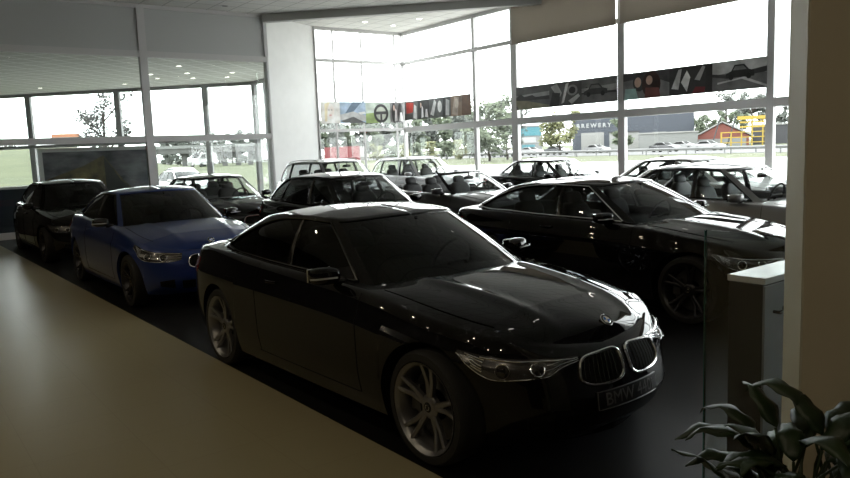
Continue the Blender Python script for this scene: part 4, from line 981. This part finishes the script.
strip('ground_paving', [(15.6, -60), (62, -60), (62, 30), (48, 60), (15.6, 30)], ZG + .02, m_pave)
strip('ground_road', [(78, -150), (112, -150), (112, 330), (78, 330)], ZG + .03, m_road)
strip('ground_lane', [(112.5, -150), (118, -150), (118, 330), (112.5, 330)], ZG + .04, m_pave)
# guard rails
def guard(x, y0, y1, lab):
    r = empty('guard_rail', (x, y0, ZG)); tag(r, lab, 'guard rail', 'steel guard rails along the road')
    b = MB(); L = y1 - y0
    b.add([(0, 0, .50), (-.06, 0, .57), (0, 0, .64), (-.06, 0, .71), (0, 0, .78), (0, L, .50), (-.06, L, .57), (0, L, .64), (-.06, L, .71), (0, L, .78), (.02, 0, .5), (.02, 0, .78), (.02, L, .5), (.02, L, .78)],
          [(i, i + 1, i + 6, i + 5) for i in range(4)] + [(10, 11, 13, 12), (4, 9, 13, 11), (0, 10, 12, 5)]); b.build('rail_beam', m_steel, r)
    n = 30
    for i in range(n):
        c = MB(); c.box((.02, L * i / n + .1, 0), (.12, L * i / n + .22, .75)); c.build('rail_post', m_steel, r)
guard(75.5, 5, 170, 'steel guard rail on the near side of the road'); guard(80.5, 5, 120, 'steel guard rail in the middle of the road')

def tree(px, D, h, rad, m, label, z0=ZG, crown=.45, n=1500, lf=.28, sparse=False, group=None, seed=1, py=140):
    r = random.Random(seed); x, y, _ = pol(px, D); t = empty('tree', (x, y, z0)); tag(t, label, 'tree', group)
    b = MB(); hz = h * crown
    b.tube([(0, 0, 0), (.1, .05, hz * .5), (.0, .1, hz), (.15, 0, h * .75)], [h * .020, h * .022, h * .017, h * .008], 7)
    tips = []
    for k in range(9):
        a = r.uniform(0, 6.28); zz = h * r.uniform(crown * .7, .85); rr = rad * r.uniform(.5, .85); e = (math.cos(a) * rr, math.sin(a) * rr, min(h * .95, zz + rr * .6)); tips.append(e)
        b.tube([(0, .05, zz * .8), (e[0] * .5, e[1] * .5, (zz * .8 + e[2]) / 2), e], [h * .010, h * .007, h * .003], 5)
    b.build('trunk', m_bark, t, True)
    cl = [(r.uniform(-.6, .6) * rad, r.uniform(-.6, .6) * rad, hz + (h - hz) * r.uniform(.1, .85), rad * r.uniform(.25, .5)) for _ in range(10)] + [(e[0], e[1], e[2], rad * .3) for e in tips]
    V = []; F = []
    for i in range(n):
        c = r.choice(cl); d = Vector((r.gauss(0, 1), r.gauss(0, 1), r.gauss(0, 1))).normalized() * c[3] * (r.random() ** .4)
        p = Vector(c[:3]) + d; p.z = min(max(p.z, hz * .75), h)
        u = Vector((r.gauss(0, 1), r.gauss(0, 1), r.gauss(0, 1))).normalized(); w_ = u.orthogonal().normalized(); s_ = lf * r.uniform(.6, 1.3)
        k = len(V); V += [p - u * s_, p + w_ * s_ * .5, p + u * s_, p - w_ * s_ * .5]; F.append((k, k + 1, k + 2, k + 3))
    link('crown', V, F, m, t)
    return t
GT = 'trees beyond the back window'
for i, (px, D, h, rd) in enumerate([(300 + 12 * k, 190 - 2.6 * k + (k % 3) * 8, 9.5 + (k * 7 % 3) * .7, 2.2) for k in range(16)]):
    tree(px, D, h, rd, m_leafg if i % 2 else m_leafd, 'grey green tree in the row far beyond the back corner windows', crown=.15, lf=.75, n=2200, group=GT, seed=i)
for i, (px, D) in enumerate([(376 + 14 * k, 130 - 3 * k) for k in range(8)]):
    tree(px, D, 2.9, 1.3, m_leafd if i % 2 else m_leafy, 'low green shrub in the hedge beyond the corner windows', crown=.05, lf=.22, n=900, group='hedge beyond the corner windows', seed=40 + i)
tree(489, 92, 8.4, 3.6, m_leafd, 'tall green tree in the window bay right of the corner banner', crown=.12, lf=.32, n=3000, seed=21)
tree(507, 98, 7.6, 3.0, m_leafg, 'grey green tree just left of the thick window mullion', crown=.12, lf=.32, n=2200, seed=22)
tree(560, 120, 6.9, 3.2, m_leafy, 'yellow green tree right of the blue and white shop sign', crown=.12, lf=.32, n=2600, seed=23)
tree(622, 116, 5.2, 1.5, m_leafd, 'green tree just left of the middle window mullion', crown=.2, lf=.3, n=1500, seed=25)
for i, (px, D, h, rd) in enumerate([(697, 205, 8.6, 2.6), (706, 174, 7.0, 2.3), (716, 192, 8.1, 2.3), (729, 183, 7.8, 2.3), (741, 198, 8.0, 2.4)]):
    tree(px, D, h, rd, m_leafd, 'green tree in the clump behind the red gabled house', crown=.12, lf=.34, n=1500, group='trees behind the red gabled house', seed=60 + i)
tree(726, 214, 14.3, 3.0, m_leafg, 'tall thin tree, the left one of two, above the red gabled house', crown=.72, lf=.45, n=600, seed=71)
tree(752, 205, 14.0, 3.8, m_leafg, 'tall spreading dark tree rising behind the yellow frame', crown=.45, lf=.45, n=2600, seed=72)
tree(778, 220, 9.6, 3.0, m_leafg, 'grey tree at the right edge of the view outside', crown=.2, lf=.45, n=1300, seed=73)
tree(104, 62, 7.4, 2.3, m_leafk, 'bare looking tree outside, seen behind the framed picture', crown=.40, lf=.15, n=1700, seed=80)
tree(5, 150, 6.0, 4.0, m_leafg, 'distant tree at the far left edge', crown=.2, lf=.4, n=900, seed=81)
for i, (px, D, h) in enumerate([(166 + 13 * k, 190 + (k % 2) * 8, 7 + k * .2) for k in range(8)]):
    tree(px, D, h, 2.0, m_leafg, 'grey green tree behind the road bridge', crown=.05, lf=.6, n=1200, group='trees behind the road bridge', seed=90 + i)

def bld(name, px, D, w_, d_, h, m, label, cat='building', roofm=None, rz=None, parts=()):
    x, y, _ = pol(px, D); r = empty(name, (x, y, ZG), -az(px) if rz is None else rz); tag(r, label, cat)
    b = MB(); b.box((-w_ / 2, 0, 0), (w_ / 2, d_, h)); b.build('wall', m, r)
    b = MB(); b.box((-w_ / 2 - .2, -.2, h), (w_ / 2 + .2, d_ + .2, h + .25)); b.build('roof', roofm or m, r)
    for nme, (x0, x1, z0, z1), mm in parts:
        b = MB(); b.box((x0, -.12, z0), (x1, 0, z1)); b.build(nme, mm, r)
    return r
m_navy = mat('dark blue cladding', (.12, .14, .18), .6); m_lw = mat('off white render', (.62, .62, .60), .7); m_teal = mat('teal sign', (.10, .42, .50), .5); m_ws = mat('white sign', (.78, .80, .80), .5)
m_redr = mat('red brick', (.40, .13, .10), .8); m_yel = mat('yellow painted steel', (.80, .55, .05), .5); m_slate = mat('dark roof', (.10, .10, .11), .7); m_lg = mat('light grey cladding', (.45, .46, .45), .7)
br = bld('brewery', 632, 176, 27, 16, 8.2, m_navy, 'dark blue brewery building with white lettering beyond the road', parts=[('gate', (-11.5, -6.3, 0, 4.0), m_lw), ('door', (4.5, 7.5, 0, 3.6), m_lg), ('shutter', (8.0, 12.0, 0, 3.2), m_lg)])
t_ = text_obj('brewery_lettering', 'B R E W E R Y', 1.3, m_ws, br, (-8.6, -.1, 5.6), (math.pi / 2, 0, 0), ext=.05, bold=.05)
bld('shop', 530, 150, 4.8, 6, 5.4, m_lg, 'shop with teal and white signs beyond the road', parts=[('teal_sign', (-2.2, 2.2, 3.6, 5.3), m_teal), ('white_sign', (-1.9, 1.2, 2.2, 3.3), m_ws), ('blue_sign', (-1.6, 1.0, .6, 1.8), m_teal)])
bld('warehouse', 624, 162, 6.0, 8, 3.6, m_lw, 'off white low shed in front of the brewery building', roofm=m_slate)
bld('warehouse', 668, 152, 11, 6, 3.0, m_lg, 'long light grey shed left of the red gabled house', roofm=m_lw)
bld('warehouse', 777, 168, 9, 7, 3.9, m_slate, 'dark low building behind the yellow frame', roofm=m_lw)
# gabled house
x, y, _ = pol(722, 160); r = empty('house', (x, y, ZG), -az(720)); tag(r, 'red brick gabled house with a white roof beyond the road', 'house')
b = MB(); b.add([(-5, 0, 0), (5, 0, 0), (5, 0, 2.0), (0, 0, 4.6), (-5, 0, 2.0), (-5, 9, 0), (5, 9, 0), (5, 9, 2.0), (0, 9, 4.6), (-5, 9, 2.0)], [(0, 1, 2, 3, 4), (9, 8, 7, 6, 5), (0, 4, 9, 5), (1, 6, 7, 2), (4, 3, 8, 9), (2, 7, 8, 3)]); b.build('wall', m_redr, r)
b = MB(); b.add([(-5.5, -.4, 1.85), (0, -.4, 4.75), (5.9, -.4, 1.7), (-5.5, 9.4, 1.85), (0, 9.4, 4.75), (5.9, 9.4, 1.7), (-5.5, -.4, 2.15), (0, -.4, 5.05), (5.9, -.4, 2.0), (-5.5, 9.4, 2.15), (0, 9.4, 5.05), (5.9, 9.4, 2.0)],
      [(6, 7, 10, 9), (7, 8, 11, 10), (0, 3, 4, 1), (1, 4, 5, 2), (0, 1, 7, 6), (1, 2, 8, 7), (3, 9, 10, 4), (4, 10, 11, 5), (0, 6, 9, 3), (2, 5, 11, 8)]); b.build('roof', m_lw, r)
b = MB(); b.box((-4.5, -.1, 0), (4.5, -.01, 1.5)); b.build('shop_front', m_lg, r)
# yellow frame
x, y, _ = pol(752, 140); r = empty('scaffold', (x, y, ZG), -az(752)); tag(r, 'yellow steel frame structure beside the red gabled house', 'scaffold')
b = MB()
for xx in (-5, -3.4, -1.7, 0, 1.7, 3.4):
    b.box((xx - .1, -.1, 0), (xx + .1, .1, 2.6 if xx < -1 or xx > 2 else 4.9)); b.box((xx - .1, 1.9, 0), (xx + .1, 2.1, 2.6 if xx < -1 or xx > 2 else 4.9))
b.build('upright', m_yel, r)
b = MB()
for z in (.7, 1.6, 2.5): b.box((-5.1, -.16, z), (3.5, .16, z + .16))
for z in (3.3, 4.1): b.box((-2, -.17, z), (2, .17, z + .3))
b.box((-2.4, -.4, 4.7), (2.4, .4, 5.3)); b.build('platform', m_yel, r)
b = MB(); b.tube([(-6.3, 0, 1.2), (-5.2, 0, 5.2)], .12, 5); b.build('boom', m_slate, r); b = MB(); b.tube([(-4.0, 0, .4), (-2.6, 0, 5.4)], .12, 5); b.build('boom', m_slate, r)
# red container
x, y, _ = pol(345, 130); r = empty('container', (x, y, ZG), -az(344)); tag(r, 'red shipping container beyond the back window', 'container')
b = MB(); v = []
n = 60
for k in range(n + 1):
    xx = -3.7 + 6.2 * k / n; yy = -.06 * (k % 2)
    v += [(xx, yy, .15), (xx, yy, 2.75)]
b.add(v, [(2 * k, 2 * k + 2, 2 * k + 3, 2 * k + 1) for k in range(n)]); b.box((-3.7, .0, .15), (2.5, 2.4, 2.75)); b.build('container_body', mat('container red', (.50, .10, .11), .6), r)
b = MB(); b.box((2.5, 0, .2), (3.4, 2.4, 2.7)); b.build('container_end', m_lw, r)
for i, px in enumerate((330, 338, 352, 368, 377, 412)):
    x, y, _ = pol(px, 120); b = MB(); b.tube([(0, 0, 0), (0, 0, 4.2)], .05, 6); o = b.build('lamp_post', m_steel, None, True, (x, y, ZG)); tag(o, 'thin steel fence post standing on the lawn beyond the back corner window', 'post', 'thin posts beyond the back window')

# small cars far outside
def far_car(px, D, m, label, rz=None, z=ZG, van=False, s_=1.):
    x, y, _ = pol(px, D); r = empty('car' if not van else 'van', (x, y, z), R_(-90) if rz is None else rz); tag(r, label, 'van' if van else 'car')
    prof = [(-2.2, .35), (-2.25, .75), (-2.1, .98), (-1.5, 1.02), (-.95, 1.40), (.1, 1.42), (.85, 1.0), (1.8, .86), (2.15, .68), (2.2, .35)] if not van else [(-2.6, .35), (-2.65, 1.2), (-2.55, 2.1), (-2.2, 2.2), (1.0, 2.2), (1.75, 1.35), (2.4, 1.1), (2.6, .8), (2.6, .35)]
    secs = [(-.86, .90), (-.88, .97), (-.80, 1.), (.80, 1.), (.88, .97), (.86, .90)]; V = []
    k = len(prof)
    for yy, f in secs:
        for xx, zz in prof:
            nar = .20 * max(0, zz - .95) if not van else .06 * zz
            V.append((xx * (f if abs(xx) > 2 else 1), math.copysign(abs(yy) - nar, yy), zz))
    F = [(i * k + j, (i + 1) * k + j, (i + 1) * k + (j + 1) % k, i * k + (j + 1) % k) for i in range(len(secs) - 1) for j in range(k)] + [tuple(range(k)), tuple(reversed(range((len(secs) - 1) * k, len(secs) * k)))]
    link('body', V, F, m, r, True, None, None, 30)
    for sd in (-1, 1):
        b = MB(); w0 = [(-1.35, 1.02), (-.9, 1.33), (.05, 1.35), (.65, 1.03)] if not van else [(.2, 1.35), (.2, 1.95), (.85, 1.95), (1.45, 1.35)]
        v = [(xx, sd * (.865 - (.20 * max(0, zz - .95) if not van else .06 * zz) + (.0 if not van else .02)), zz) for xx, zz in w0] + [(xx, sd * (.885 - (.20 * max(0, zz - .95) if not van else .06 * zz) + (.0 if not van else .02)), zz) for xx, zz in w0]
        b.add(v, [(0, 1, 2, 3), (7, 6, 5, 4)] + [(i, (i + 1) % 4, 4 + (i + 1) % 4, 4 + i) for i in range(4)]); b.build('side_window', M['grille'], r)
    b = MB(); q_ = [(.15, 1.405), (.82, 1.03)] if not van else [(1.05, 2.15), (1.72, 1.42)]
    yy = .66; v = [(q_[0][0], -yy + .06, q_[0][1] + .012), (q_[0][0], yy - .06, q_[0][1] + .012), (q_[1][0] + .02, yy, q_[1][1] + .012), (q_[1][0] + .02, -yy, q_[1][1] + .012)]
    v += [(a_, b_, c_ - .03) for a_, b_, c_ in v]; b.add(v, [(0, 1, 2, 3), (7, 6, 5, 4)] + [(i, 4 + i, 4 + (i + 1) % 4, (i + 1) % 4) for i in range(4)]); b.build('windshield', M['grille'], r)
    for xw in (-1.35, 1.35):
        for sd in (-1, 1): b = MB(); b.lathe([(.0001, -.1), (.3, -.1), (.33, -.07), (.33, .07), (.3, .1), (.0001, .1)], 16, 'y'); b.build('wheel', M['tyre'], r, True, (xw, sd * .80, .33))
    return r
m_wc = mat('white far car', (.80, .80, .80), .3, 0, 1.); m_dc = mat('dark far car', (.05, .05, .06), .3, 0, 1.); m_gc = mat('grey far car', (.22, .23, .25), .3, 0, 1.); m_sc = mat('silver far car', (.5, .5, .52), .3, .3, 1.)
far_car(531, 126, m_wc, 'white car on the road below the teal shop sign'); far_car(557, 123, m_gc, 'grey car on the road right of the shop signs'); far_car(503, 120, m_dc, 'dark car on the road left of the thick window mullion')
far_car(597, 124, m_wc, 'white car on the road under the brewery lettering'); far_car(665, 113, m_dc, 'dark car passing in front of the low grey sheds'); far_car(709, 112, m_wc, 'white car passing in front of the red gabled house')
far_car(684, 124, m_wc, 'white car just behind the dark passing car'); far_car(480, 137, m_sc, 'silver car on the road beyond the narrow window bay')
# bank, bridge, van, billboard
nx, ny = 40, 24; V = []
for j in range(ny + 1):
    for i in range(nx + 1):
        px = -60 + 290 * i / nx; D = 46 + 110 * j / ny; x, y, _ = pol(px, D); hh = 3.6 * float(sst(0, 1, (D - 46) / 36)) * float(sst(1, 0, (px - 60) / 150)); V.append((x, y, ZG - .05 + hh))
o = link('ground_bank', V, [(j * (nx + 1) + i, j * (nx + 1) + i + 1, (j + 1) * (nx + 1) + i + 1, (j + 1) * (nx + 1) + i) for j in range(ny) for i in range(nx)], m_grass, None, True); struct(o)
x, y, _ = pol(215, 150); r = empty('road_bridge', (x, y, ZG), -az(215)); tag(r, 'concrete road bridge on square piers beyond the glass partition', 'bridge')
m_conc = noise_mat('bridge concrete', (.22, .22, .21), (.28, .28, .27), .7, .8)
b = MB(); b.box((-16, 0, 2.7), (16, 8, 3.7)); b.build('deck', m_conc, r); b = MB(); b.box((-16, -.2, 3.7), (16, .1, 4.3)); b.build('parapet', m_lg, r)
for xx in (-6, -2.5, 1.6, 4.2, 6.6):
    b = MB(); b.box((xx - .5, 1, 0), (xx + .5, 2.2, 2.7)); b.build('pier', m_conc, r)
far_car(201, 118, m_wc, 'white van driving past on the grass bank side', R_(-150), van=True, z=ZG + .4)
x, y, _ = pol(66, 120); r = empty('billboard', (x, y, ZG), -az(66)); tag(r, 'orange and white billboard on poles at the far left', 'billboard')
b = MB(); b.box((-1.9, 0, 4.7), (1.9, .2, 6.1)); b.build('board_panel', mat('billboard orange', (.85, .35, .18), .6), r)
b = MB(); b.box((-1.8, -.03, 5.25), (1.8, 0, 5.6)); b.box((-1.8, -.03, 4.8), (.8, 0, 5.0)); b.build('pale_band', m_lw, r)
for xx in (-1.3, 1.3): b = MB(); b.box((xx - .1, .2, 0), (xx + .1, .4, 5.8)); b.build('pole', m_steel, r)
